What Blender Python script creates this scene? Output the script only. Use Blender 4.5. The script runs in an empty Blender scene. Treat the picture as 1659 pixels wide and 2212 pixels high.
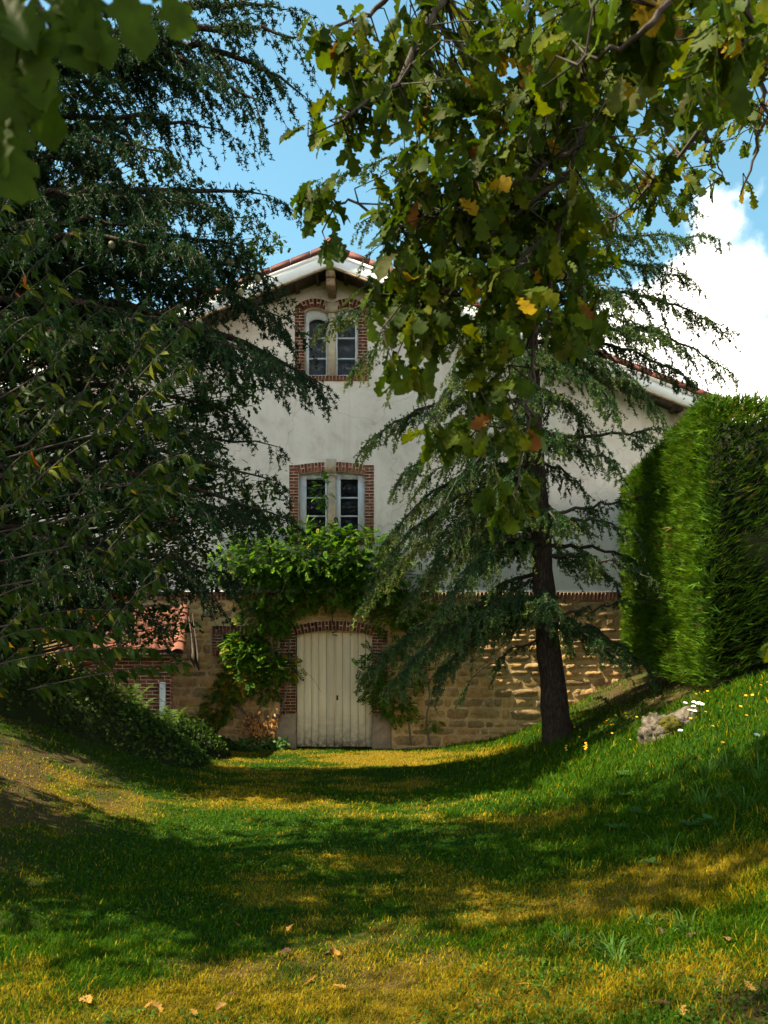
import bpy, math, random
import numpy as np
from mathutils import Vector, Matrix

S = bpy.context.scene
COL = S.collection
rng = np.random.default_rng(7)
random.seed(7)
R = math.radians

# ------------------------------------------------------------------ camera, light, exposure
EYE = 1.94            # eye height above the door sill
FPX = 800.0           # focal length in pixels of the 768 x 1024 picture
HOR = 655.0           # picture row of the horizon
FAC = 16.6            # distance of the house front
cam_d = bpy.data.cameras.new('camera')
cam = bpy.data.objects.new('camera', cam_d)
COL.objects.link(cam)
cam.location = (0, 0, EYE)
cam.rotation_euler = (R(90), 0, 0)
cam_d.sensor_width = 36
cam_d.lens = 36 * FPX / 1024
cam_d.shift_y = (HOR - 512) / 1024
cam_d.clip_start = 0.05
cam_d.clip_end = 2000
cam_d.dof.use_dof = True
cam_d.dof.focus_distance = 13
cam_d.dof.aperture_fstop = 6.5
S.camera = cam

SUN_EL, SUN_AZ = 57.0, 9.0         # height; turn of the sun from due left towards the camera
sd = Vector((-math.cos(R(SUN_EL)) * math.cos(R(SUN_AZ)), -math.cos(R(SUN_EL)) * math.sin(R(SUN_AZ)), math.sin(R(SUN_EL))))
sun_d = bpy.data.lights.new('sun', 'SUN')
sun_d.energy = 3.6
sun_d.angle = R(0.5)
sun_d.color = (1.0, 0.85, 0.60)
sun = bpy.data.objects.new('sun', sun_d)
COL.objects.link(sun)
sun.rotation_euler = (-sd).to_track_quat('-Z', 'Y').to_euler()
sun.location = (-20, 0, 30)

W = bpy.data.worlds.new('World')
S.world = W
W.use_nodes = True
wt = W.node_tree
wt.nodes.clear()
def wn(t, **k):
    n = wt.nodes.new(t)
    for a, b in k.items():
        setattr(n, a, b)
    return n
def wl(a, b): wt.links.new(a, b)
sky = wn('ShaderNodeTexSky', sky_type='NISHITA', sun_disc=False, sun_elevation=R(SUN_EL), sun_rotation=R(270 - SUN_AZ), air_density=1.2, dust_density=0.6, ozone_density=0.3)
bg = wn('ShaderNodeBackground'); bg.inputs['Strength'].default_value = 0.05
tint = wn('ShaderNodeMix', data_type='RGBA', blend_type='MULTIPLY'); tint.inputs[0].default_value = 1.0; tint.inputs[7].default_value = (0.80, 1.13, 0.98, 1)
wl(sky.outputs[0], tint.inputs[6]); wl(tint.outputs[2], bg.inputs['Color'])
cl = wn('ShaderNodeBackground'); cl.inputs['Color'].default_value = (1.0, 0.915, 0.80, 1); cl.inputs['Strength'].default_value = 0.9
tc = wn('ShaderNodeTexCoord')
mp = wn('ShaderNodeMapping'); mp.inputs['Location'].default_value = (5.5, 3.1, 1.3)
wl(tc.outputs['Generated'], mp.inputs['Vector'])
nz = wn('ShaderNodeTexNoise'); nz.inputs['Scale'].default_value = 3.2; nz.inputs['Detail'].default_value = 9; nz.inputs['Roughness'].default_value = 0.52
wl(mp.outputs[0], nz.inputs['Vector'])
sp = wn('ShaderNodeSeparateXYZ'); wl(tc.outputs['Generated'], sp.inputs[0])
ma = wn('ShaderNodeMath', operation='MULTIPLY_ADD'); ma.inputs[1].default_value = -1.0; ma.inputs[2].default_value = 0.36
wl(sp.outputs['Z'], ma.inputs[0])
mb = wn('ShaderNodeMath', operation='MULTIPLY_ADD'); mb.inputs[1].default_value = 0.75
ms = wn('ShaderNodeMath', operation='SUBTRACT'); ms.inputs[1].default_value = 0.5
wl(nz.outputs[0], ms.inputs[0]); wl(ms.outputs[0], mb.inputs[0]); wl(ma.outputs[0], mb.inputs[2])
mr = wn('ShaderNodeMapRange', interpolation_type='SMOOTHSTEP'); mr.inputs['From Min'].default_value = 0.0; mr.inputs['From Max'].default_value = 0.07
wl(mb.outputs[0], mr.inputs['Value'])
mx = wn('ShaderNodeMixShader'); wl(mr.outputs[0], mx.inputs[0]); wl(bg.outputs[0], mx.inputs[1]); wl(cl.outputs[0], mx.inputs[2])
wo = wn('ShaderNodeOutputWorld'); wl(mx.outputs[0], wo.inputs['Surface'])

S.view_settings.view_transform = 'Standard'
S.view_settings.look = 'None'
S.view_settings.exposure = 2.3
S.view_settings.gamma = 1.0
S.view_settings.use_curve_mapping = False
S.render.engine = 'CYCLES'
S.cycles.max_bounces = 6
S.cycles.transparent_max_bounces = 6
S.cycles.caustics_reflective = False
S.cycles.caustics_refractive = False

# ------------------------------------------------------------------ small tools
def pt(dx, dy, Y):
    """world point seen at the (1659 x 2212) picture position when it stands Y metres away"""
    return np.array([(dx / 2.16016 - 384) / FPX * Y, Y, EYE - (dy / 2.16016 - HOR) / FPX * Y])

def fx(p): return (p - 384) / FPX * FAC         # picture column (768 wide) to metres on the house front
def fz(p): return EYE - (p - HOR) / FPX * FAC   # picture row to height on the house front

def vnoise(x, y, seed=0):
    x = np.asarray(x, float); y = np.asarray(y, float)
    xi = np.floor(x).astype(np.int64); yi = np.floor(y).astype(np.int64)
    u = x - xi; v = y - yi
    u = u * u * (3 - 2 * u); v = v * v * (3 - 2 * v)
    def h(a, b):
        n = (a * 374761393 + b * 668265263 + seed * 974711) & 0x7fffffff
        n = ((n ^ (n >> 13)) * 1274126177) & 0x7fffffff
        return ((n ^ (n >> 16)) & 0xffff) / 65535.0
    return (h(xi, yi) * (1 - u) + h(xi + 1, yi) * u) * (1 - v) + (h(xi, yi + 1) * (1 - u) + h(xi + 1, yi + 1) * u) * v

def fbm(x, y, seed=0, o=4):
    t = 0; a = 0.5; s = 0
    for k in range(o):
        t = t + a * vnoise(np.asarray(x) * 2 ** k, np.asarray(y) * 2 ** k, seed + k); s += a; a *= 0.5
    return t / s

RX = np.array([-400, 0.3, 1.4, 2.0, 2.6, 3.4, 4.2, 5.0, 5.73, 7, 10, 400], float)
RZ = np.array([0, 0.0, 0.12, .23, 0.42, 0.85, 1.3, 1.58, 1.72, 1.95, 2.2, 2.3], float)
def ground(X, Y):
    X = np.asarray(X, float); Y = np.asarray(Y, float)
    Yc = np.clip(Y, -3, 17)
    z = 0.35 * (1 - Yc / 16.6)
    xe = X - 0.4 * (Yc - 10.5) / 6
    r = 0
    for d in (-.25, 0, .25):
        r = r + np.interp(xe + d, RX, RZ) / 3
    q = -X - 2.75
    l = 0.42 * 0.4 * np.logaddexp(0, q / 0.4)
    l = np.minimum(l, 1.6 + 0.02 * l)
    fade = np.clip((Yc - 12.2) / 3.0, 0, 1)
    l = l * (1 - 0.75 * fade)
    bump = 0.09 * (fbm(X * .7, Y * .7, 3) - .5) + 0.02 * (vnoise(X * 3, Y * 3, 9) - .5)
    near = np.clip((17.3 - Y) / 1.0, 0, 1)
    return z + (r + l) * 1.0 + bump * near

def ray_ground(px, py):
    """where the line of sight through picture pixel (768 x 1024) meets the ground"""
    for Y in np.arange(2.5, 17, 0.02):
        X = (px - 384) / FPX * Y
        z = EYE - (py - HOR) / FPX * Y
        if z <= float(ground(X, Y)):
            return np.array([X, Y, float(ground(X, Y))])
    return np.array([(px - 384) / FPX * 16, 16, float(ground((px - 384) / FPX * 16, 16))])

# ------------------------------------------------------------------ mesh building
def raw_mesh(name, V, faces, cols=None, smooth=False):
    """V (n,3); faces list of (m,k) index arrays; cols (n,3) per vertex"""
    V = np.asarray(V, np.float32)
    me = bpy.data.meshes.new(name)
    faces = [np.asarray(f, np.int32) for f in faces if len(f)]
    nl = sum(f.size for f in faces); nf = sum(len(f) for f in faces)
    me.vertices.add(len(V)); me.vertices.foreach_set('co', V.ravel())
    me.loops.add(nl); me.polygons.add(nf)
    me.loops.foreach_set('vertex_index', np.concatenate([f.ravel() for f in faces]))
    st = []; o = 0
    for f in faces:
        st.append(o + np.arange(len(f)) * f.shape[1]); o += f.size
    me.polygons.foreach_set('loop_start', np.concatenate(st).astype(np.int32))
    if smooth:
        me.polygons.foreach_set('use_smooth', np.ones(nf, bool))
    if cols is not None:
        at = me.attributes.new('Col', 'FLOAT_COLOR', 'POINT')
        c = np.ones((len(V), 4), np.float32); c[:, :3] = cols
        at.data.foreach_set('color', c.ravel())
    me.update(calc_edges=True)
    return me

class MB:
    def __init__(self): self.V = []; self.F = {}; self.C = []; self.n = 0
    def add(self, V, *faces, col=None):
        V = np.asarray(V, float).reshape(-1, 3)
        for f in faces:
            f = np.asarray(f, np.int64)
            if f.size: self.F.setdefault(f.shape[1], []).append(f + self.n)
        self.V.append(V)
        c = np.ones((len(V), 3)) * (np.asarray(col) if col is not None else 0.5)
        self.C.append(c)
        self.n += len(V)
    def arrays(self):
        return np.concatenate(self.V), [np.concatenate(f) for f in self.F.values()], np.concatenate(self.C)
    def box(self, a, b, col=None):
        x0, y0, z0 = a; x1, y1, z1 = b
        V = [(x0, y0, z0), (x1, y0, z0), (x1, y1, z0), (x0, y1, z0), (x0, y0, z1), (x1, y0, z1), (x1, y1, z1), (x0, y1, z1)]
        self.add(V, BOXF, col=col)
    def tube(self, P, rad, n=6, col=None, cap=False):
        P = np.asarray(P, float); rad = np.ones(len(P)) * np.asarray(rad, float)
        T = np.gradient(P, axis=0); T /= np.linalg.norm(T, axis=1)[:, None] + 1e-9
        ref = np.array([0, 0, 1.0]) if abs(T[:, 2]).mean() < .8 else np.array([1.0, 0, 0])
        A = np.cross(T, ref); A /= np.linalg.norm(A, axis=1)[:, None] + 1e-9
        B = np.cross(T, A)
        th = np.arange(n) * 2 * math.pi / n
        V = P[:, None] + rad[:, None, None] * (np.cos(th)[None, :, None] * A[:, None] + np.sin(th)[None, :, None] * B[:, None])
        m = len(P)
        i = np.arange(m - 1)[:, None] * n; j = np.arange(n)[None]; k = (np.arange(n) + 1)[None] % n
        F = np.stack([i + j, i + k, i + n + k, i + n + j], -1).reshape(-1, 4)
        fs = [F]
        if cap:
            fs.append(np.array([list(range(n))[::-1]])); fs.append(np.array([[(m - 1) * n + q for q in range(n)]]))
        self.add(V.reshape(-1, 3), *fs, col=col)
    def segs(self, A, B, ra, rb, col=None):
        """many three-sided twigs at once"""
        A = np.asarray(A); B = np.asarray(B)
        if not len(A): return
        T = B - A; T = T / (np.linalg.norm(T, axis=1)[:, None] + 1e-9)
        U = np.cross(T, np.array([0.31, 0.77, 0.55])); U /= np.linalg.norm(U, axis=1)[:, None] + 1e-9
        Wv = np.cross(T, U)
        ra = np.ones(len(A)) * ra; rb = np.ones(len(A)) * rb
        V = []
        for P, r in ((A, ra), (B, rb)):
            for q in range(3):
                th = q * 2.0944
                V.append(P + r[:, None] * (math.cos(th) * U + math.sin(th) * Wv))
        V = np.stack(V, 1).reshape(-1, 3)
        i = np.arange(len(A))[:, None] * 6
        f = np.array([[0, 1, 4, 3], [1, 2, 5, 4], [2, 0, 3, 5]])
        self.add(V, (i[:, :, None] + f[None]).reshape(-1, 4), col=col)
    def slivers(self, A, B, r, col=None):
        A = np.asarray(A); B = np.asarray(B); U = unit(np.cross(B - A, np.array([0.31, 0.77, 0.55]))) * r
        V = np.stack([A - U, A + U, B], 1).reshape(-1, 3); self.add(V, np.arange(len(V)).reshape(-1, 3), col=col)
    def scatter(self, tv, tf, P, M, col):
        """copies of a small template: P (n,3) places, M (n,3,3) matrices, col (n,3)"""
        n = len(P)
        if n == 0: return
        k = len(tv)
        V = np.einsum('nij,kj->nki', M, tv) + P[:, None]
        off = np.arange(n)[:, None, None] * k
        fs = [(off + np.asarray(f)[None]).reshape(-1, np.asarray(f).shape[1]) for f in tf]
        self.add(V.reshape(-1, 3), *fs, col=np.repeat(col, k, axis=0))
    def mesh(self, name, smooth=False, origin=None):
        V, F, C = self.arrays()
        if origin is not None: V = V - np.asarray(origin)
        return raw_mesh(name, V, F, C, smooth)

BOXF = np.array([[0, 3, 2, 1], [4, 5, 6, 7], [0, 1, 5, 4], [1, 2, 6, 5], [2, 3, 7, 6], [3, 0, 4, 7]])

WLOC = {}
def wloc(o): return WLOC.get(o, Vector((0, 0, 0)))
def link(name, me, m=None, parent=None, loc=(0, 0, 0), rot=None, scale=None, kind=None):
    o = bpy.data.objects.new(name, me)
    COL.objects.link(o)
    L = Vector(tuple(float(v) for v in loc))
    if parent is not None:
        o.parent = parent
        o.location = L - wloc(parent)
    else:
        o.location = L
    WLOC[o] = L
    if rot is not None: o.rotation_euler = rot
    if scale is not None: o.scale = scale
    if m is not None and me is not None and len(me.materials) == 0: me.materials.append(m)
    if kind: o['kind'] = kind
    return o
def thing(name, label, cat, loc=(0, 0, 0), group=None, me=None, m=None):
    o = link(name, me, m, None, loc)
    o['label'] = label; o['category'] = cat
    if group: o['group'] = group
    return o
def build(mb, name, m, parent=None, smooth=False, kind=None, at=None):
    """one mesh object; its origin is put at the foot of the mesh"""
    V, F, C = mb.arrays()
    if at is None:
        lo = V.min(0); hi = V.max(0)
        at = ((lo[0] + hi[0]) / 2, (lo[1] + hi[1]) / 2, lo[2])
    me = raw_mesh(name, V - np.asarray(at), F, C, smooth)
    return link(name, me, m, parent, at, kind=kind)

def unit(v): return v / (np.linalg.norm(v, axis=-1, keepdims=True) + 1e-9)
def frames(Y, N, s, sx=None):
    """matrices with local +Y along Y, local +Z near N, scaled"""
    Y = unit(Y); X = unit(np.cross(Y, N)); Z = np.cross(X, Y)
    s = np.asarray(s)[:, None]; sx = s if sx is None else np.asarray(sx)[:, None]
    return np.stack([X * sx, Y * s, Z * s], -1)
def rand_unit(n):
    v = rng.normal(size=(n, 3)); return unit(v)
def bez(p0, p1, p2, n):
    t = np.linspace(0, 1, n)[:, None]
    return (1 - t) ** 2 * p0 + 2 * t * (1 - t) * p1 + t * t * p2

# ------------------------------------------------------------------ materials
MATS = {}
def mat(name):
    m = bpy.data.materials.new(name); m.use_nodes = True
    nt = m.node_tree; b = nt.nodes['Principled BSDF']
    MATS[name] = m
    return m, nt, b
def N(nt, t, **k):
    n = nt.nodes.new(t)
    for a, c in k.items(): setattr(n, a, c)
    return n
def noise(nt, scale, detail=4, rough=.55, vec=None, dist=0):
    n = N(nt, 'ShaderNodeTexNoise'); n.inputs['Scale'].default_value = scale; n.inputs['Detail'].default_value = detail
    n.inputs['Roughness'].default_value = rough; n.inputs['Distortion'].default_value = dist
    if vec is not None: nt.links.new(vec, n.inputs['Vector'])
    return n.outputs[0]
def ramp(nt, fac, stops):
    r = N(nt, 'ShaderNodeValToRGB'); nt.links.new(fac, r.inputs[0])
    e = r.color_ramp.elements
    while len(e) < len(stops): e.new(0.5)
    for k, (p, c) in enumerate(stops):
        e[k].position = p; e[k].color = (c[0], c[1], c[2], 1) if not isinstance(c, (int, float)) else (c, c, c, 1)
    return r.outputs[0]
def mixc(nt, f, a, b, mode='MIX'):
    n = N(nt, 'ShaderNodeMix', data_type='RGBA', blend_type=mode)
    for s, v in ((0, f), (6, a), (7, b)):
        if hasattr(v, 'is_linked') or hasattr(v, 'node'): nt.links.new(v, n.inputs[s])
        else: n.inputs[s].default_value = v if s == 0 else ((*v, 1) if len(v) == 3 else v)
    return n.outputs[2]
def bump(nt, b, h, strength=.4, dist=.02):
    n = N(nt, 'ShaderNodeBump'); n.inputs['Strength'].default_value = strength; n.inputs['Distance'].default_value = dist
    nt.links.new(h, n.inputs['Height']); nt.links.new(n.outputs[0], b.inputs['Normal'])
def pos(nt): return N(nt, 'ShaderNodeNewGeometry').outputs['Position']
def orand(nt): return N(nt, 'ShaderNodeObjectInfo').outputs['Random']
def col_attr(nt):
    a = N(nt, 'ShaderNodeAttribute'); a.attribute_name = 'Col'; return a.outputs['Color']

def simple(name, c, rough=.6, var=.15, scale=12, bmp=.2, metal=0, random_obj=0.0, spec=.4):
    m, nt, b = mat(name)
    p = pos(nt)
    lo = tuple(v * (1 - var) for v in c); hi = tuple(v * (1 + var) for v in c)
    o = ramp(nt, noise(nt, scale, 6, .6, p), [(.3, lo), (.7, hi)])
    if random_obj:
        o = mixc(nt, 1.0, o, ramp(nt, orand(nt), [(0, 1 - random_obj), (1, 1 + random_obj)]), 'MULTIPLY')
    nt.links.new(o, b.inputs['Base Color'])
    b.inputs['Roughness'].default_value = rough; b.inputs['Metallic'].default_value = metal
    b.inputs['Specular IOR Level'].default_value = spec
    if bmp: bump(nt, b, noise(nt, scale * 5, 5, .6, p), bmp, .01)
    return m

def leafmat(name, trans=.35, rough=.5, spec=.35, tint=(1.25, 1.3, .5)):
    m, nt, b = mat(name)
    c = col_attr(nt)
    b.inputs['Roughness'].default_value = rough
    b.inputs['Specular IOR Level'].default_value = spec
    p = pos(nt)
    cv = mixc(nt, 1.0, c, ramp(nt, noise(nt, 40, 3, .6, p), [(.3, .78), (.7, 1.2)]), 'MULTIPLY')
    nt.links.new(cv, b.inputs['Base Color'])
    t = N(nt, 'ShaderNodeBsdfTranslucent')
    nt.links.new(mixc(nt, 1.0, cv, tint, 'MULTIPLY'), t.inputs['Color'])
    x = N(nt, 'ShaderNodeMixShader'); x.inputs[0].default_value = trans
    nt.links.new(b.outputs[0], x.inputs[1]); nt.links.new(t.outputs[0], x.inputs[2])
    nt.links.new(x.outputs[0], nt.nodes['Material Output'].inputs['Surface'])
    return m

M_broad = leafmat('broadleaf', .40, .6, .08)
M_cherry = leafmat('glossy_leaf', .32, .5, .06)
M_needle = leafmat('needles', .22, .7, .05, (1.1, 1.2, .7))
M_hedge = leafmat('hedge_spray', .28, .65, .12, (1.3, 1.2, .4))
M_grass = leafmat('grass_blade', .4, .7, .04, (1.3, 1.2, .5))
M_petal = leafmat('petal', .35, .6, .2, (1, 1, 1))

def bark(name, a, b_, sc=1.0):
    m, nt, b = mat(name)
    p = pos(nt)
    mp_ = N(nt, 'ShaderNodeMapping'); mp_.inputs['Scale'].default_value = (1, 1, .28); nt.links.new(p, mp_.inputs[0])
    n1 = noise(nt, 28 * sc, 6, .65, mp_.outputs[0], .6)
    v = N(nt, 'ShaderNodeTexVoronoi', feature='DISTANCE_TO_EDGE'); v.inputs['Scale'].default_value = 26 * sc
    nt.links.new(mp_.outputs[0], v.inputs['Vector'])
    c = ramp(nt, n1, [(.3, a), (.7, b_)])
    crack = ramp(nt, v.outputs[0], [(0, .45), (.12, 1)])
    nt.links.new(mixc(nt, 1, c, crack, 'MULTIPLY'), b.inputs['Base Color'])
    b.inputs['Roughness'].default_value = .9; b.inputs['Specular IOR Level'].default_value = .2
    ad = N(nt, 'ShaderNodeMath', operation='ADD'); nt.links.new(n1, ad.inputs[0]); nt.links.new(crack, ad.inputs[1])
    bump(nt, b, ad.outputs[0], .9, .03)
    return m
M_bark = bark('conifer_bark', (.016, .011, .008), (.058, .042, .03))
M_twig = simple('twig_bark', (.035, .025, .018), .85, .3, 30)
M_oakbark = bark('oak_bark', (.05, .042, .032), (.14, .12, .095), .8)
M_stem = simple('vine_stem', (.14, .11, .08), .85, .3, 25)

def plaster():
    m, nt, b = mat('plaster'); p = pos(nt)
    big = noise(nt, .55, 6, .62, p, .4); mid = noise(nt, 2.6, 6, .65, p, .5); fine = noise(nt, 22, 5, .6, p)
    c = ramp(nt, big, [(.32, (.54, .49, .42)), (.5, (.70, .645, .57)), (.7, (.78, .73, .66))])
    c = mixc(nt, .5, c, ramp(nt, mid, [(.3, (.52, .46, .385)), (.48, (.71, .655, .58)), (.72, (.79, .74, .68))]))
    st = N(nt, 'ShaderNodeMapping'); st.inputs['Scale'].default_value = (5, 1, .35); nt.links.new(p, st.inputs[0])
    c = mixc(nt, ramp(nt, noise(nt, 1.0, 5, .6, st.outputs[0]), [(.52, 0), (.8, .4)]), c, (.46, .41, .34))
    c = mixc(nt, ramp(nt, noise(nt, 1.3, 7, .7, p, 1.2), [(.52, 0), (.66, .42)]), c, (.48, .42, .34))
    v = N(nt, 'ShaderNodeTexVoronoi', feature='DISTANCE_TO_EDGE'); v.inputs['Scale'].default_value = .5
    wv = N(nt, 'ShaderNodeVectorMath', operation='MULTIPLY_ADD'); 
    nzc = N(nt, 'ShaderNodeTexNoise'); nzc.inputs['Scale'].default_value = 2.2; nt.links.new(p, nzc.inputs['Vector'])
    nt.links.new(nzc.outputs['Color'], wv.inputs[0]); wv.inputs[1].default_value = (.9, .9, .9); nt.links.new(p, wv.inputs[2])
    nt.links.new(wv.outputs[0], v.inputs['Vector'])
    c = mixc(nt, ramp(nt, v.outputs[0], [(0, .45), (.006, 0)]), c, (.25, .22, .19))
    nt.links.new(c, b.inputs['Base Color']); b.inputs['Roughness'].default_value = .92; b.inputs['Specular IOR Level'].default_value = .2
    ad = N(nt, 'ShaderNodeMath', operation='ADD'); nt.links.new(fine, ad.inputs[0]); nt.links.new(mid, ad.inputs[1])
    bump(nt, b, ad.outputs[0], .35, .02)
    return m
M_plaster = plaster()

def stonemat(name, stops, random_obj=.25, sc=9, bs=.8):
    m, nt, b = mat(name); p = pos(nt)
    n1 = noise(nt, sc, 8, .68, p, .5)
    c = ramp(nt, n1, stops)
    hue = ramp(nt, orand(nt), [(0, (1.15, .98, .78)), (.2, (.70, .76, .85)), (.4, (1.05, 1.0, .92)), (.6, (.55, .56, .60)), (.8, (1.25, 1.08, .85)), (1, (.8, .82, .88))])
    c = mixc(nt, random_obj, c, mixc(nt, 1, c, hue, 'MULTIPLY'))
    c = mixc(nt, 1, c, ramp(nt, noise(nt, .8, 5, .6, p), [(.3, .72), (.7, 1.2)]), 'MULTIPLY')
    nt.links.new(c, b.inputs['Base Color']); b.inputs['Roughness'].default_value = .95; b.inputs['Specular IOR Level'].default_value = .15
    ad = N(nt, 'ShaderNodeMath', operation='MULTIPLY_ADD'); nt.links.new(noise(nt, 45, 5, .7, p), ad.inputs[0]); ad.inputs[1].default_value = .4; nt.links.new(n1, ad.inputs[2])
    bump(nt, b, ad.outputs[0], bs, .05)
    return m
M_rubble = stonemat('rubble_stone', [(.28, (.26, .165, .075)), (.5, (.46, .315, .15)), (.72, (.62, .45, .24))], 1.0)
M_mortar = stonemat('lime_mortar', [(.3, (.46, .31, .14)), (.7, (.66, .48, .25))], 0, 14)
M_dressed = stonemat('dressed_stone', [(.3, (.42, .36, .26)), (.7, (.58, .51, .39))], .2, 6, .3)
M_block = stonemat('weathered_block', [(.3, (.20, .15, .10)), (.7, (.36, .28, .19))], .2, 6, .4)
M_boulder = stonemat('boulder', [(.3, (.05, .038, .026)), (.5, (.12, .10, .075)), (.72, (.26, .23, .185))], 0, 11, 1)

def brickmat():
    m, nt, b = mat('brick'); p = pos(nt)
    c = ramp(nt, orand(nt), [(0, (.28, .09, .055)), (.3, (.42, .13, .075)), (.6, (.34, .105, .06)), (.85, (.47, .17, .095)), (1, (.22, .08, .055))])
    c = mixc(nt, ramp(nt, noise(nt, 35, 5, .65, p), [(.5, 0), (.75, .5)]), c, (.42, .27, .18))
    c = mixc(nt, 1, c, ramp(nt, noise(nt, 4, 5, .6, p), [(.3, .7), (.7, 1.15)]), 'MULTIPLY')
    nt.links.new(c, b.inputs['Base Color']); b.inputs['Roughness'].default_value = .9; b.inputs['Specular IOR Level'].default_value = .2
    bump(nt, b, noise(nt, 70, 4, .7, p), .5, .01)
    return m
M_brick = brickmat()
M_joint = simple('brick_joint', (.55, .44, .34), .95, .2, 25, .4)
M_tile = simple('clay_tile', (.16, .055, .03), .85, .55, 9, .5, random_obj=.3)
M_verge = simple('verge_tile_clay', (.10, .026, .02), .8, .2, 9, .2, random_obj=.15)
M_white = simple('white_paint', (.74, .77, .79), .55, .06, 5, .08)
M_frame = simple('grey_blue_paint', (.52, .57, .61), .6, .12, 6, .1)
M_wood = simple('weathered_timber', (.24, .17, .10), .85, .35, 10, .4)
M_soffit = simple('soffit_board', (.07, .05, .038), .85, .25, 8, .2)
M_zinc = simple('zinc_sheet', (.55, .57, .6), .45, .1, 5, .05, .3)
M_rust = simple('rusty_sheet', (.06, .045, .035), .8, .4, 12, .3)
M_dark = simple('dark_interior', (.02, .02, .02), .9, .1, 3, 0)
M_cable = simple('black_cable', (.015, .015, .015), .6, .1, 3, 0)
M_pipe = simple('grey_conduit', (.35, .35, .34), .5, .1, 6, 0)
M_curtain = simple('dusty_curtain', (.50, .50, .54), .95, .15, 4, .1)

def plankmat():
    m, nt, b = mat('door_paint'); p = pos(nt)
    st = N(nt, 'ShaderNodeMapping'); st.inputs['Scale'].default_value = (14, 1, .7); nt.links.new(p, st.inputs[0])
    g = noise(nt, 1.6, 6, .65, st.outputs[0])
    c = ramp(nt, g, [(.3, (.62, .54, .36)), (.55, (.74, .66, .48)), (.75, (.80, .73, .56))])
    c = mixc(nt, 1, c, ramp(nt, orand(nt), [(0, .88), (1, 1.08)]), 'MULTIPLY')
    sx = N(nt, 'ShaderNodeSeparateXYZ'); nt.links.new(p, sx.inputs[0])
    low = N(nt, 'ShaderNodeMapRange'); low.inputs['From Min'].default_value = .85; low.inputs['From Max'].default_value = 0; nt.links.new(sx.outputs['Z'], low.inputs['Value'])
    gm = N(nt, 'ShaderNodeMath', operation='MULTIPLY'); nt.links.new(low.outputs[0], gm.inputs[0]); nt.links.new(ramp(nt, noise(nt, 7, 6, .7, p), [(.35, .25), (.65, 1)]), gm.inputs[1])
    c = mixc(nt, gm.outputs[0], c, (.20, .15, .09))
    rot = N(nt, 'ShaderNodeMapRange'); rot.inputs['From Min'].default_value = .3; rot.inputs['From Max'].default_value = .0; nt.links.new(sx.outputs['Z'], rot.inputs['Value'])
    rm = N(nt, 'ShaderNodeMath', operation='MULTIPLY'); nt.links.new(rot.outputs[0], rm.inputs[0]); nt.links.new(ramp(nt, noise(nt, 16, 5, .7, p), [(.40, 0), (.58, 1)]), rm.inputs[1])
    c = mixc(nt, rm.outputs[0], c, (.07, .05, .035))
    nt.links.new(c, b.inputs['Base Color']); b.inputs['Roughness'].default_value = .7; b.inputs['Specular IOR Level'].default_value = .3
    bump(nt, b, g, .3, .01)
    return m
M_door = plankmat()

def glass():
    m, nt, b = mat('window_glass')
    b.inputs['Base Color'].default_value = (.02, .022, .025, 1); b.inputs['Roughness'].default_value = .06
    b.inputs['Specular IOR Level'].default_value = .6
    p = pos(nt); bump(nt, b, noise(nt, 3.5, 2, .5, p), .12, .03)
    t = N(nt, 'ShaderNodeBsdfTransparent'); t.inputs[0].default_value = (.75, .78, .8, 1)
    x = N(nt, 'ShaderNodeMixShader'); x.inputs[0].default_value = .72
    nt.links.new(b.outputs[0], x.inputs[1]); nt.links.new(t.outputs[0], x.inputs[2])
    nt.links.new(x.outputs[0], nt.nodes['Material Output'].inputs['Surface'])
    return m
M_glass = glass()

def soil():
    m, nt, b = mat('lawn_soil'); p = pos(nt)
    c = mixc(nt, 1, col_attr(nt), ramp(nt, noise(nt, 30, 6, .7, p), [(.3, .6), (.7, 1.3)]), 'MULTIPLY')
    nt.links.new(c, b.inputs['Base Color']); b.inputs['Roughness'].default_value = 1; b.inputs['Specular IOR Level'].default_value = .1
    bump(nt, b, noise(nt, 60, 5, .7, p), .8, .03)
    return m
M_soil = soil()

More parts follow.
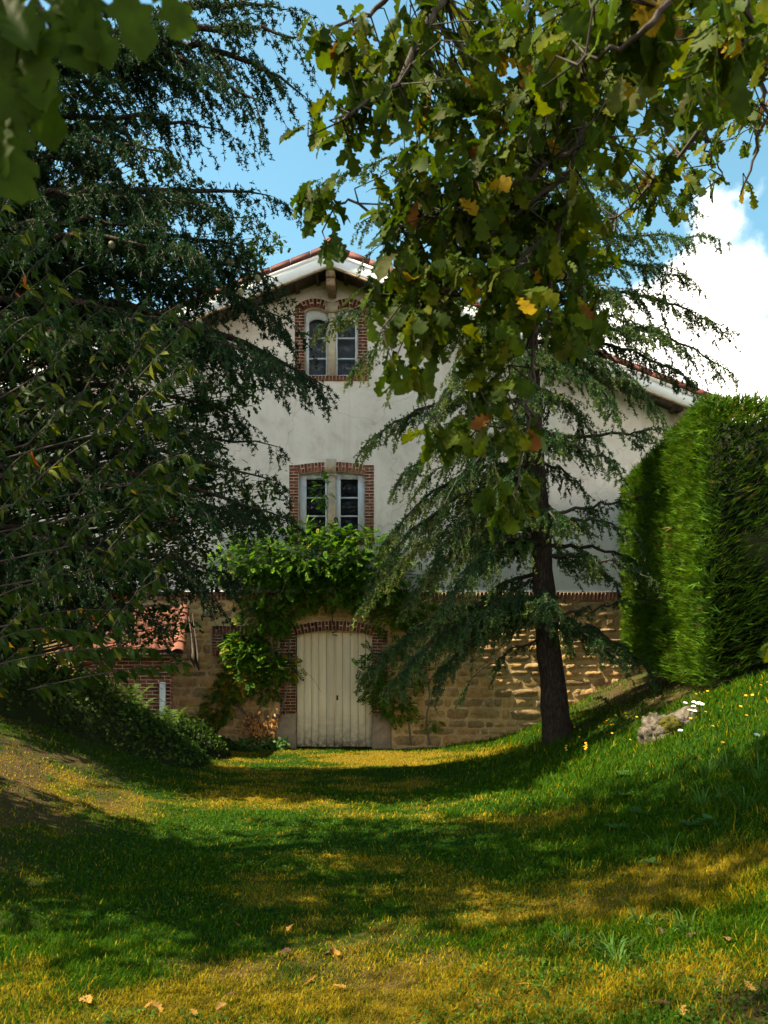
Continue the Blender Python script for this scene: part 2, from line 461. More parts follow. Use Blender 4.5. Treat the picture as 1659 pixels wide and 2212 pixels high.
# ------------------------------------------------------------------ ground
def lawn(X, Y):
    """straw share, bare-soil share and length of the grass at a place; the first also holds the painted sunny strip"""
    X = np.asarray(X, float); Y = np.asarray(Y, float)
    f = fbm(X * .55 + 3, Y * .8, 21); g = fbm(X * 2.1, Y * 2.6, 33); h = fbm(X * 6, Y * 7, 41, 3)
    mixn = .55 * f + .3 * g + .15 * h
    valley = np.exp(-((X + .6) / 2.6) ** 2)
    straw_sun = np.clip((.5 + (mixn - .5) * 1.5 - .52 + .09 * np.clip((6.4 - Y) / 3, 0, 1) + .20 * np.exp(-((Y - 14.8) / 1.6) ** 2) - .16 * np.clip(X - 1.2, 0, 1.5) * np.clip((Y - 4.2) / 2, 0, 1)) * 5, 0, 1)  # the rise before the door paints the sunlit strip into the grass colour
    soil_ = np.clip((fbm(X * 1.3 + 9, Y * 1.6, 55) - .53) * 6, 0, 1) * np.clip((5.6 - Y) / 2, 0, 1) * .85
    soil_ = np.maximum(soil_, np.clip((-X - 2.2 - .25 * (Y - 7) ** 2 * .3) * 1.1, 0, 1) * np.clip((fbm(X * 2, Y * 2, 61) - .25) * 3, 0, 1) * .85)
    xh = 4.0 + .1 * (Y - 10.5)
    soil_ = np.maximum(soil_, np.exp(-((X - xh) / .7) ** 2) * np.clip((Y - 10.2) / 1.2, 0, 1) * .9)
    d2 = (X - 2.95) ** 2 + (Y - 13.3) ** 2
    soil_ = np.maximum(soil_, np.exp(-d2 / .5) * .8)
    long_ = np.clip((X - .6) / 1.5, 0, 1) * (.5 + fbm(X * 1.4, Y * 1.4, 71)) 
    return straw_sun, soil_, long_
def lawn_rgb(X, Y):
    s, b, l = lawn(X, Y)
    g = np.array([.013, .050, .002]); st = np.array([.17, .12, .010]); so = np.array([.085, .052, .026])
    c = g[None] * (1 - s[:, None]) + st[None] * s[:, None]
    return c * (1 - b[:, None]) + so[None] * b[:, None]

xs = np.concatenate([[-400, -200, -100, -50, -30, -20, -14, -11], np.arange(-9, 9.01, .14), [10, 11.5, 14, 20, 30, 50, 100, 200, 400]])
ys = np.concatenate([[-400, -200, -80, -30, -12, -6, -3, -1], np.arange(0, 17.31, .14), [18, 20, 25, 35, 60, 120, 250, 500]])
GX, GY = np.meshgrid(xs, ys)
gz = ground(GX.ravel(), GY.ravel())
V = np.stack([GX.ravel(), GY.ravel(), gz], 1)
nx = len(xs); i = np.arange(len(ys) - 1)[:, None] * nx + np.arange(nx - 1)[None]
F = np.stack([i, i + 1, i + nx + 1, i + nx], -1).reshape(-1, 4)
gme = raw_mesh('ground', V, [F], lawn_rgb(V[:, 0], V[:, 1]) * .75, True)
link('ground', gme, M_soil, kind='structure')

# ------------------------------------------------------------------ house
AX = fx(332.4)                 # middle line of the gable
ZA, PITCH = 10.1, .394         # top of the roof above the front, its slope
HW = 6.35 - AX                 # half width of the walls
EAVE = HW + .55
YB = 27.5                      # back wall
YR = FAC - .7                  # front edge of the roof
ANG = math.atan(PITCH)

house = thing('house', 'tall gabled house of pale plaster over a rubble stone base with a planked door', 'house', (AX, FAC, 0))

def sheet(mb, y, x0, x1, zb, zt, holes, depth):
    e = sorted({x0, x1, *[h[0] for h in holes], *[h[1] for h in holes], *([AX] if x0 < AX < x1 else [])})
    e = [v for v in e if x0 <= v <= x1]
    for a, b in zip(e[:-1], e[1:]):
        hs = sorted([h for h in holes if h[0] <= a + 1e-6 and h[1] >= b - 1e-6], key=lambda h: h[2])
        lo = zb
        for h in hs:
            if h[2] > lo: mb.add([(a, y, lo), (b, y, lo), (b, y, h[2]), (a, y, h[2])], [[0, 1, 2, 3]])
            lo = h[3]
        mb.add([(a, y, lo), (b, y, lo), (b, y, zt(b)), (a, y, zt(a))], [[0, 1, 2, 3]])
    for (a, b, c, d) in holes:
        for p, q in (((a, c), (b, c)), ((b, c), (b, d)), ((b, d), (a, d)), ((a, d), (a, c))):
            mb.add([(p[0], y, p[1]), (q[0], y, q[1]), (q[0], y + depth, q[1]), (p[0], y + depth, p[1])], [[0, 1, 2, 3]])

DOOR = (fx(296.2), fx(372), 0.0, fz(632))
CELL = (fx(222.9), fx(252.8), fz(650.3), fz(635.4))
UP = (fx(304.7), fx(358), fz(376), fz(309.2))
LOW = (fx(298.5), fx(364.7), fz(538), fz(472))
SIDE_W = .66
RW = (2.67 - SIDE_W / 2, 2.67 + SIDE_W / 2, fz(533), fz(471))
LW = (-4.80 - SIDE_W / 2, -4.80 + SIDE_W / 2, fz(533), fz(471))
ZS = 3.165
zt_wall = lambda x: ZA - .30 - PITCH * abs(x - AX)
g = .004
w = MB()
sheet(w, FAC, AX - HW, AX + HW, ZS, zt_wall, [(h[0] - g, h[1] + g, h[2] - g, h[3] + .03) for h in (UP, LOW, RW, LW)], .28)
for s in (-1, 1):
    x = AX + s * HW
    w.add([(x, FAC, -1), (x, YB, -1), (x, YB, zt_wall(x)), (x, FAC, zt_wall(x))], [[0, 1, 2, 3]])
w.add([(AX - HW, YB, -1), (AX + HW, YB, -1), (AX + HW, YB, zt_wall(AX + HW)), (AX, YB, zt_wall(AX)), (AX - HW, YB, zt_wall(AX - HW))], [[0, 1, 2, 3, 4]])
build(w, 'wall', M_plaster, house)
YM = FAC - .035
w = MB()
sheet(w, YM, AX - HW - .03, AX + HW + .03, -.6, lambda x: ZS - .06, [(DOOR[0] - g, DOOR[1] + g, DOOR[2] - .3, DOOR[3] + .02), (CELL[0] - g, CELL[1] + g, CELL[2] - g, CELL[3] + g)], .3)
w.add([(AX - HW - .03, YM, ZS - .06), (AX + HW + .03, YM, ZS - .06), (AX + HW, FAC + .1, ZS - .055), (AX - HW, FAC + .1, ZS - .055)], [[0, 1, 2, 3]])
base = build(w, 'stone_base', M_mortar, house)

# floor between storeys so that rooms stay dark
w = MB(); w.box((AX - HW + .3, FAC + .6, 6.6), (AX + HW - .3, YB - .3, 6.75)); w.box((AX - HW + .3, FAC + .6, 3.2), (AX + HW - .3, YB - .3, 3.35))
build(w, 'floor', M_dark, house)

# roof
for s in (-1, 1):
    w = MB()
    def sl(d, off, y): return (AX + s * d, y, ZA + off - PITCH * d)
    V = [sl(0, -.02, YR + .06), sl(EAVE, -.02, YR + .06), sl(EAVE, -.02, YB + .5), sl(0, -.02, YB + .5), sl(0, -.16, YR + .06), sl(EAVE, -.16, YR + .06), sl(EAVE, -.16, YB + .5), sl(0, -.16, YB + .5)]
    w.add(V, BOXF); build(w, 'roof', M_verge, house)
    w = MB()
    V = [sl(0, -.285, YR + .035), sl(EAVE - .05, -.285, YR + .035), sl(EAVE - .05, -.285, FAC + .2), sl(0, -.285, FAC + .2), sl(0, -.33, YR + .035), sl(EAVE - .05, -.33, YR + .035), sl(EAVE - .05, -.33, FAC + .2), sl(0, -.33, FAC + .2)]
    w.add(V, BOXF)
    sof = build(w, 'soffit', M_soffit, house)
    for k in range(19):
        d = .25 + k * .42
        w = MB(); V = [sl(d, -.332, YR + .036), sl(d + .07, -.332, YR + .036), sl(d + .07, -.332, FAC), sl(d, -.332, FAC), sl(d, -.39, YR + .036), sl(d + .07, -.39, YR + .036), sl(d + .07, -.39, FAC), sl(d, -.39, FAC)]
        w.add(V, BOXF); build(w, 'rafter', M_soffit, sof)
    w = MB()
    V = [sl(0.001, -.13, YR), sl(EAVE, -.13, YR), sl(EAVE, -.13, YR + .03), sl(0.001, -.13, YR + .03), sl(0.001, -.405, YR), sl(EAVE, -.405, YR), sl(EAVE, -.405, YR + .03), sl(0.001, -.405, YR + .03)]
    w.add(V, BOXF); bb = build(w, 'barge_board', M_white, house)
    w = MB()
    V = [sl(0.001, -.127, YR - .03), sl(EAVE, -.127, YR - .03), sl(EAVE, -.127, YR - .002), sl(0.001, -.127, YR - .002), sl(0.001, -.185, YR - .03), sl(EAVE, -.185, YR - .03), sl(EAVE, -.185, YR - .002), sl(0.001, -.185, YR - .002)]
    w.add(V, BOXF); build(w, 'trim', M_white, bb)
    w = MB()
    V = [sl(0.03, -.407, YR + .001), sl(EAVE, -.407, YR + .001), sl(EAVE, -.407, YR + .05), sl(0.03, -.407, YR + .05), sl(0.03, -.44, YR + .001), sl(EAVE, -.44, YR + .001), sl(EAVE, -.44, YR + .05), sl(0.03, -.44, YR + .05)]
    w.add(V, BOXF); build(w, 'timber_edge', M_wood, bb)
w = MB(); w.box((-.208, -.06, -.115), (.208, .32, -.012)); w.box((-.19, -.055, -.011), (.214, .31, .002))
vt = w.mesh('verge_tile')
for s in (-1, 1):
    for k in range(int(EAVE / .4) + 1):
        d = .2 + k * .4
        link('verge_tile', vt, M_verge, house, (AX + s * d, YR - .0, ZA - PITCH * d + .0), (random.uniform(-.01, .01), s * ANG, 0), None)
w = MB(); w.tube([(AX, YR - .05, ZA + .0), (AX, YB + .5, ZA + .0)], .12, 12, cap=True); build(w, 'ridge_tile', M_verge, house)
w = MB(); w.box((AX - .09, YR + .06, ZA - .60), (AX + .09, FAC + .1, ZA - .45)); w.box((AX - .085, YR + .12, ZA - .76), (AX + .085, FAC + .1, ZA - .602))
build(w, 'purlin', M_wood, house)
# side eaves gutters
for s in (-1, 1):
    w = MB(); w.tube([(AX + s * (EAVE + .05), YR, ZA - .22 - PITCH * EAVE), (AX + s * (EAVE + .05), YB, ZA - .22 - PITCH * EAVE)], .07, 8, cap=True); build(w, 'gutter', M_zinc, house)

# bricks: four unit blocks, slightly irregular, chamfered towards the front
def brick_mesh(k):
    r = np.random.default_rng(100 + k); j = lambda: r.uniform(-.02, .02)
    b = [(-.5, .5, -.5), (.5, .5, -.5), (.5, .5, .5), (-.5, .5, .5)]
    m = [(x * (1 + j()), -.44, z * (1 + j())) for x, _, z in b]
    f = [(x * (.97 + j() * .5), -.5 + r.uniform(-.01, .01), z * (.93 + j())) for x, _, z in b]
    F = []
    for o in (0, 4):
        for q in range(4): F.append([o + q, o + (q + 1) % 4, o + 4 + (q + 1) % 4, o + 4 + q][::-1])
    F.append([8, 9, 10, 11])
    return raw_mesh('brick', np.array(b + m + f), [np.array(F)])
BRK = [brick_mesh(k) for k in range(4)]
for me in BRK: me.materials.append(M_brick)
DEP = .19
def brick(parent, name, x, z, wd, ht, yf, tilt=0):
    return link(name, random.choice(BRK), None, parent, (x, yf + DEP / 2 + random.uniform(-.002, .002), z), (0, tilt, random.uniform(-.006, .006)), (wd, DEP, ht))
def jamb(parent, x0, x1, z0, z1, yf, flip=0):
    n = max(1, round((z1 - z0) / .065)); h = (z1 - z0) / n; wd = x1 - x0; jt = .011
    w = MB(); w.box((x0 + .004, yf + .005, z0), (x1 - .004, yf + DEP - .01, z1)); build(w, 'joint', M_joint, parent)
    for k in range(n):
        zc = z0 + (k + .5) * h
        if wd > .28: parts = [.66, .34] if (k + flip) % 2 else [.34, .66]
        elif wd > .13: parts = [1.0] if (k + flip) % 2 else [.5, .5]
        else: parts = [1.0]
        x = x0
        for p in parts:
            brick(parent, 'brick', x + p * wd / 2, zc, p * wd - jt, h - jt, yf); x += p * wd
def soldier(parent, name, x0, x1, z0, z1, yf, pitch=.072):
    n = max(1, round((x1 - x0) / pitch)); p = (x1 - x0) / n
    w = MB(); w.box((x0, yf + .005, z0 + .003), (x1, yf + DEP - .01, z1 - .003)); build(w, 'joint', M_joint, parent)
    for k in range(n): brick(parent, name, x0 + (k + .5) * p, (z0 + z1) / 2, p - .011, z1 - z0 - .004, yf)
def arch(parent, x0, x1, zs, rise, yf, length=.205, skip=None, pitch=.07):
    """segmental arch of bricks between x0 and x1, springing at zs"""
    c = (x1 - x0) / 2; rr = (c * c + rise * rise) / (2 * rise); xm = (x0 + x1) / 2; zc = zs + rise - rr
    a = math.asin(c / rr); n = max(3, round(2 * a * (rr + length / 2) / pitch))
    pts = 14
    w = MB(); th = np.linspace(-a, a, pts)
    V = []; 
    for y in (yf + .005, yf + DEP - .01):
        for q in (rr + .003, rr + length - .003):
            V += [(xm + q * math.sin(t), y, zc + q * math.cos(t)) for t in th]
    F = []
    for q in range(pts - 1):
        F += [[q, q + 1, pts + q + 1, pts + q], [2 * pts + q, 3 * pts + q, 3 * pts + q + 1, 2 * pts + q + 1], [q, 2 * pts + q, 2 * pts + q + 1, q + 1], [pts + q, pts + q + 1, 3 * pts + q + 1, 3 * pts + q]]
    w.add(V, F); build(w, 'joint', M_joint, parent)
    for k in range(n):
        t = -a + (k + .5) * 2 * a / n
        x = xm + (rr + length / 2) * math.sin(t)
        if skip and skip[0] < x < skip[1]: continue
        wd = 2 * a / n * (rr + length / 2) - .011
        if k % 2 == 0:
            brick(parent, 'voussoir', x, zc + (rr + length / 2) * math.cos(t), wd, length - .006, yf, t)
        else:
            for q in (.27, .76):
                qq = rr + length * q
                brick(parent, 'voussoir', xm + qq * math.sin(t), zc + qq * math.cos(t), wd, (.5 if q < .5 else .44) * length - .011, yf, t)

YW = FAC - .014
def frame_piece(parent, x0, x1, z0, z1, y, fw=(.09, .09), top=.09, bars=(), arched=0, curtain=False, bar=.03):
    """one casement: outer frame, glazing bars and panes; arched > 0 gives its round head that rise"""
    w = MB()
    xi0, xi1 = x0 + fw[0], x1 - fw[1]; zi0, zi1 = z0 + .05, z1 - top
    zt_ = z1 + (.3 if arched else .118); w.box((x0, y, z0), (xi0, y + .05, zt_)); w.box((xi1, y, z0), (x1, y + .05, zt_)); w.box((xi0, y + .001, z0), (xi1, y + .049, zi0))
    if arched:
        n = 12; t = np.linspace(math.pi, 0, n); xm = (xi0 + xi1) / 2; c = (xi1 - xi0) / 2
        px = xm + c * np.cos(t); pz = zi1 + arched * np.sin(t)
        for q in range(n - 1):
            a0, b0, a1, b1 = px[q], pz[q], px[q + 1], pz[q + 1]
            w.add([(a0, y + .001, b0), (a1, y + .001, b1), (a1, y + .001, z1 + .3), (a0, y + .001, z1 + .3), (a0, y + .049, b0), (a1, y + .049, b1)], [[0, 1, 2, 3], [0, 4, 5, 1]])
    else:
        w.box((xi0, y + .001, zi1), (xi1, y + .049, z1 + .12))
    for b in bars: w.box((xi0, y + .006, b - bar / 2), (xi1, y + .04, b + bar / 2))
    build(w, 'frame', M_frame, parent)
    e = [zi0, *bars, zi1 + arched]
    for a, b in zip(e[:-1], e[1:]):
        lo = a + (bar / 2 if a != zi0 else 0); hi = b - (bar / 2 if b != e[-1] else 0)
        w = MB(); w.box((xi0 + .001, y + .018, lo), (xi1 - .001, y + .024, hi)); build(w, 'pane', M_glass, parent)
    if curtain:
        w = MB(); xx = np.linspace(x0 + .02, x1 - .02, 24); yy = y + .14 + .012 * np.sin(np.arange(24) * 1.9)
        V = [(a, b, z0) for a, b in zip(xx, yy)] + [(a, b, z1 + .15) for a, b in zip(xx, yy)]
        V += [(a, b + .004, z0) for a, b in zip(xx, yy)] + [(a, b + .004, z1 + .15) for a, b in zip(xx, yy)]
        F = [[q, q + 1, 25 + q, 24 + q] for q in range(23)] + [[48 + q, 72 + q, 73 + q, 49 + q] for q in range(23)]
        w.add(V, F); build(w, 'curtain', M_curtain, parent, True)
    w = MB(); w.box((x0 - .1, y + .5, z0 - .1), (x1 + .1, y + .52, z1 + .4)); build(w, 'room_back', M_dark, parent)

# attic twin window
x0, x1, z0, z1 = UP
win = link('attic_window', None, None, house, ((x0 + x1) / 2, FAC, z0))
win['label'] = 'twin arched attic window under the gable with stone mullion between its lights'
zs = fz(312.2)
jamb(win, fx(294.6), x0, z0, zs + .13, YW); jamb(win, x1, fx(367.7), z0, zs + .13, YW, 1)
xm0, xm1 = fx(327.8), fx(335.0)
arch(win, x0 - .03, xm0 - .02, zs, .085, YW - .004, .2); arch(win, xm1 + .02, x1 + .03, zs, .085, YW - .004, .2)
soldier(win, 'sill_brick', fx(294), fx(368), fz(380.9), z0 - .002, YW - .03)
w = MB(); w.box((xm0, YW + .03, z0), (xm1, FAC + .16, fz(312.4)))
build(w, 'mullion', M_dressed, win)
w = MB(); cx0, cx1 = fx(325.1), fx(337.9); za_, zb_ = fz(312.4), fz(302.6)
w.add([(cx0 + .03, YW - .02, za_), (cx1 - .03, YW - .02, za_), (cx1, YW - .02, za_ + .05), (cx1, YW - .02, zb_), (cx0, YW - .02, zb_), (cx0, YW - .02, za_ + .05), (cx0 + .03, FAC + .1, za_), (cx1 - .03, FAC + .1, za_), (cx1, FAC + .1, za_ + .05), (cx1, FAC + .1, zb_), (cx0, FAC + .1, zb_), (cx0, FAC + .1, za_ + .05)],
      [[0, 1, 2, 3, 4, 5]], [[0, 6, 7, 1], [1, 7, 8, 2], [2, 8, 9, 3], [3, 9, 10, 4], [4, 10, 11, 5], [5, 11, 6, 0]])
build(w, 'capital', M_dressed, win)
za1, za2 = fz((900 + 738 * .6028) / 4), fz((900 + 875 * .6028) / 4)
frame_piece(win, x0 + .004, xm0 - .002, z0 + .004, fz(321), FAC + .1, (.075, .045), .02, (za2, za1), .10, True)
frame_piece(win, xm1 + .002, x1 - .004, z0 + .004, fz(321), FAC + .1, (.045, .06), .02, (za2, za1), .10, True)

# first-floor twin window
x0, x1, z0, z1 = LOW
win = link('twin_window', None, None, house, ((x0 + x1) / 2, FAC, z0))
win['label'] = 'twin casement window with brick surround, keystone and stone pillar above the vine'
zj = fz(474.6)
jamb(win, fx(289), x0, z0, fz(465), YW); jamb(win, x1, fx(374.2), z0, fz(465), YW, 1)
arch(win, x0, x1, zj, .062, YW - .003, .205, (fx(326), fx(336.7)))
soldier(win, 'sill_brick', fx(288), fx(375), z0 - .13, z0 - .002, YW - .03)
w = MB()
k0, k1, kz0, kz1 = fx(326.2), fx(336.6), fz(473), fz(459.3)
w.add([(k0 + .02, YW - .03, kz0), (k1 - .02, YW - .03, kz0), (k1, YW - .03, kz1), (k0, YW - .03, kz1), (k0 + .02, FAC + .1, kz0), (k1 - .02, FAC + .1, kz0), (k1, FAC + .1, kz1), (k0, FAC + .1, kz1)], [[0, 1, 2, 3], [0, 4, 5, 1], [1, 5, 6, 2], [2, 6, 7, 3], [3, 7, 4, 0]])
build(w, 'keystone', M_dressed, win)
w = MB(); w.box((fx(327), YW + .01, fz(475.8)), (fx(336), FAC + .14, kz0 - .002)); build(w, 'capital', M_dressed, win)
w = MB(); w.box((fx(327.9), YW + .03, z0), (fx(335.4), FAC + .14, fz(475.9))); build(w, 'mullion', M_dressed, win)
bz = [fz(496.8), fz(515.3), fz(534)]
frame_piece(win, x0 + .004, fx(327.9) - .002, z0 + .004, zj, FAC + .1, (.15, .06), .075, (bz[1], bz[0]))
frame_piece(win, fx(335.4) + .002, x1 - .004, z0 + .004, zj, FAC + .1, (.10, .14), .075, (bz[1], bz[0]))

# side windows
for (x0, x1, z0, z1), lab in ((RW, 'brick framed window half hidden behind the slender cedar'), (LW, 'brick framed window hidden behind the dark trees above the shed')):
    win = link('side_window', None, None, house, ((x0 + x1) / 2, FAC, z0)); win['label'] = lab
    jamb(win, x0 - .2, x0, z0, z1 + .12, YW); jamb(win, x1, x1 + .2, z0, z1 + .12, YW, 1)
    arch(win, x0, x1, z1 - .05, .05, YW - .003, .205)
    soldier(win, 'sill_brick', x0 - .22, x1 + .22, z0 - .13, z0 - .002, YW - .03)
    zc = (z0 + z1) / 2
    frame_piece(win, x0 + .004, (x0 + x1) / 2 - .001, z0 + .004, z1 - .05, FAC + .1, (.06, .03), .06, (zc,))
    frame_piece(win, (x0 + x1) / 2 + .001, x1 - .004, z0 + .004, z1 - .05, FAC + .1, (.03, .06), .06, (zc,))

# brick at the right-hand corner of the front
cor = link('corner_pier', None, None, house, (6.2, FAC, 4.2)); jamb(cor, 6.13, 6.35, 4.2, zt_wall(6.24) - .25, YW)
w = MB(); w.box((6.02, FAC - .12, zt_wall(6.3) - .25), (6.42, FAC + .1, zt_wall(6.3) - .06)); w.box((6.08, FAC - .45, zt_wall(6.3) - .06), (6.4, FAC + .1, zt_wall(6.3) + .05)); build(w, 'corbel', M_dressed, cor)

# string course
YS = FAC - .075
sc = link('string_course', None, None, house, (AX, FAC, 3.08))
soldier(sc, 'brick', -5.0, 6.38, 3.075, 3.235, YS, .0785)
w = MB(); w.box((AX - HW, YS + .002, 3.08), (-5.002, FAC + .05, 3.235)); build(w, 'joint', M_brick, sc)
w = MB(); w.box((AX - HW, YS - .02, 3.237), (AX + HW + .03, FAC - .001, 3.262)); build(w, 'flashing', M_zinc, sc)

# cellar window
YC = FAC - .075
x0, x1, z0, z1 = CELL
win = link('cellar_window', None, None, house, ((x0 + x1) / 2, FAC, z0)); win['label'] = 'small barred cellar window in the stone base, half covered by the vine'
jamb(win, x0 - .21, x0, z0, z1, YC); jamb(win, x1, x1 + .21, z0, z1, YC, 1)
soldier(win, 'voussoir', x0 - .21, x1 + .21, z1 + .002, z1 + .2, YC)
soldier(win, 'sill_brick', x0 - .21, x1 + .21, z0 - .125, z0 - .002, YC - .01)
w = MB(); w.box((x0, FAC + .16, z0), (x1, FAC + .18, z1)); build(w, 'room_back', M_dark, win)
for k in range(4):
    w = MB(); xx = x0 + (k + 1) * (x1 - x0) / 5; w.tube([(xx, FAC + .03, z0), (xx, FAC + .03, z1)], .01, 6); build(w, 'bar', M_rust, win)
w = MB(); bx_ = (x0 - .1, YC - .03, z1 + .12)
w.tube([(bx_[0] - .02, bx_[1], bx_[2] - .06), (bx_[0], bx_[1] - .02, bx_[2]), (bx_[0] + .05, bx_[1] + .01, bx_[2] + .06)], [.012, .022, .01], 6, cap=True); build(w, 'bracket', M_dressed, win)

# door
x0, x1, z0, z1 = DOOR
YD = FAC + .11
door = link('door', None, None, house, ((x0 + x1) / 2, YD, 0)); door['label'] = 'wide double door of weathered off-white planks under a brick arch'
pe = [fx((600 + q * .663) / 4) for q in (882, 925, 970, 1015, 1062, 1110, 1160, 1207, 1255, 1300, 1340)]
rise = .11; zsp = fz(636.3); c = (x1 - x0) / 2; rr = (c * c + rise * rise) / (2 * rise); xm = (x0 + x1) / 2
ztop = lambda x: zsp + rise - rr + math.sqrt(max(rr * rr - (x - xm) ** 2, 0))
for k in range(10):
    a, b = pe[k] + .003, pe[k + 1] - .003
    if k == 4: b -= .005
    if k == 5: a += .003
    w = MB(); y = YD + random.uniform(-.003, .003); q = .004
    zb = .02 + random.uniform(0, .015)
    V = [(a, y + q, zb), (a + q, y, zb), (b - q, y, zb), (b, y + q, zb), (b, y + .04, zb), (a, y + .04, zb)]
    V2 = [(vx, vy, ztop(vx) + .05) for vx, vy, _ in V]
    F = [[m_, (m_ + 1) % 6, 6 + (m_ + 1) % 6, 6 + m_] for m_ in range(6)]
    w.add(V + V2, F, ); w.add(V, [[5, 4, 3, 2, 1, 0]]); build(w, 'plank', M_door, door)
w = MB(); w.box((x0, YD + .042, 0), (x1, YD + .06, z1 + .1)); build(w, 'door_back', M_dark, door)
kx = fx((600 + 1128 * .663) / 4); kz = fz((2200 + 893 * .663) / 4)
w = MB(); w.box((kx - .02, YD - .012, kz - .05), (kx + .02, YD - .004, kz + .05)); w.tube([(kx, YD - .02, kz + .015), (kx, YD + .0, kz + .015)], .012, 8, cap=True); build(w, 'keyhole', M_rust, door)
w = MB(); px = fx((600 + 1112 * .663) / 4); w.box((px - .014, YD - .012, .03), (px + .006, YD - .006, ztop(px) - .02)); build(w, 'cover_strip', M_door, door)
sur = link('door_surround', None, None, house, (xm, FAC, 0))
YJ = FAC - .07
jamb(sur, fx(280.2), x0, .722, zsp + .12, YJ); jamb(sur, x1, fx(388), .722, zsp + .12, YJ, 1)
arch(sur, x0 - .02, x1 + .02, zsp, rise, YJ - .005, .215, None, .072)
for a, b in ((fx(272.8), x0 + .003), (x1 - .003, fx(391.5))):
    w = MB(); q = .03; yb = FAC - .11
    V = [(a + q, yb, -.3), (b - q, yb, -.3), (b, yb + q, -.3), (b, FAC + .12, -.3), (a, FAC + .12, -.3), (a, yb + q, -.3)]
    V += [(vx, vy, .69) for vx, vy, _ in V] + [(a + 2 * q, yb + q, .718), (b - 2 * q, yb + q, .718), (b - q, yb + 2 * q, .718), (b - q, FAC + .1, .718), (a + q, FAC + .1, .718), (a + q, yb + 2 * q, .718)]
    F = [[o + m_, o + (m_ + 1) % 6, o + 6 + (m_ + 1) % 6, o + 6 + m_] for o in (0, 6) for m_ in range(6)]
    w.add(V, F, [[12, 13, 14, 15, 16, 17]]); build(w, 'stone_block', M_block, sur)
w = MB(); cx = fx((600 + 1105 * .663) / 4)
w.tube([(cx, YJ - .03, 2.95), (cx - .01, YJ - .03, 2.66), (cx + .04, YJ - .04, 2.5), (cx + .07, YJ - .04, 2.42), (cx - .02, YJ - .03, 2.4), (cx + .0, YJ - .04, 2.36), (cx + .1, YJ - .05, 2.34)], .011, 6); build(w, 'cable', M_cable, sur)
w = MB(); cx = fx((600 + 780 * .663) / 4); w.tube([(cx, YJ - .03, 1.9), (cx, YJ - .03, 2.75)], .012, 6); build(w, 'conduit', M_pipe, sur)

# rubble stones of the base: courses of uneven stones, proud of the mortar
blk = [(fx(272) - .04, fx(392) + .04, -1, .74), (fx(280) - .03, fx(388.5) + .03, .7, fz(624)), (CELL[0] - .23, CELL[1] + .23, CELL[2] - .15, CELL[3] + .23), (-1.75, -.32, 2.3, 2.66)]
stones = []
z = -.12; row = 0
while z < 3.03:
    h = random.choice([.11, .14, .17, .21, .25, .16]); h = min(h, 3.07 - z)
    if h < .07: break
    x = -5.6 + random.uniform(0, .3)
    while x < 6.34:
        wd = random.choice([.18, .26, .34, .42, .5, .62]) * random.uniform(.85, 1.15)
        wd = min(wd, 6.36 - x)
        a, b = x + .008, x + wd - .008
        x += wd
        lo, hi = z + .004 + random.uniform(-.012, .022), z + h - .006 - random.uniform(-.012, .03)
        if b - a < .07: continue
        for (p, q, r_, s_) in blk:
            if hi > r_ and lo < s_ and a < q and b > p:
                if a < p - .1: b = p - .01
                elif b > q + .1: a = q + .01
                else: a = b
        if b - a < .07 or hi < float(ground((a + b) / 2, FAC - .1)) - .05: continue
        stones.append((a, b, lo, hi))
    z += h; row += 1
def stone_mb(a, b, lo, hi):
    w = MB(); nu, nv = 7, 5
    cx, cz = (a + b) / 2, (lo + hi) / 2; hw, hh = (b - a) / 2, (hi - lo) / 2
    u, v = np.meshgrid(np.linspace(-1, 1, nu), np.linspace(-1, 1, nv))
    e = 5.0; k = (np.abs(u) ** e + np.abs(v) ** e + 1e-9) ** (1 / e); m = np.maximum(np.abs(u), np.abs(v)) + 1e-9
    sx, sz = rng.uniform(-.10, .10, 2)
    X = cx + hw * (u * m / k * (1 + sx * v) + rng.uniform(-.05, .05, u.shape)); Z = cz + hh * (v * m / k * (1 + sz * u) + rng.uniform(-.10, .10, u.shape))
    d = rng.uniform(.010, .05); edge = np.where(m > .99, 0, np.where(m > .6, rng.uniform(.75, 1.05, u.shape), 1.0))
    edge[1, 1:-1] *= .8
    tl = rng.uniform(-.35, .35, 2)
    Yv = YM + .004 - edge * (d * (1 + tl[0] * u + tl[1] * v) + rng.uniform(-.012, .012, u.shape))
    V = np.stack([X, Yv, Z], -1).reshape(-1, 3)
    i = np.arange(nv - 1)[:, None] * nu + np.arange(nu - 1)[None]
    w.add(V, np.stack([i, i + 1, i + nu + 1, i + nu], -1).reshape(-1, 4))
    return w
stones.sort(key=lambda s: (s[0] < -4.3, not (s[1] < -1.8 or s[0] > .1), -((s[1] - s[0]) * (s[3] - s[2]))))
rest = MB()
for k, s_ in enumerate(stones):
    w = stone_mb(*s_)
    if k < 296: build(w, 'stone', M_rubble, base)
    else: rest.add(*w.arrays()[:1], *w.arrays()[1])
if rest.n: build(rest, 'stones', M_rubble, base, kind='stuff')

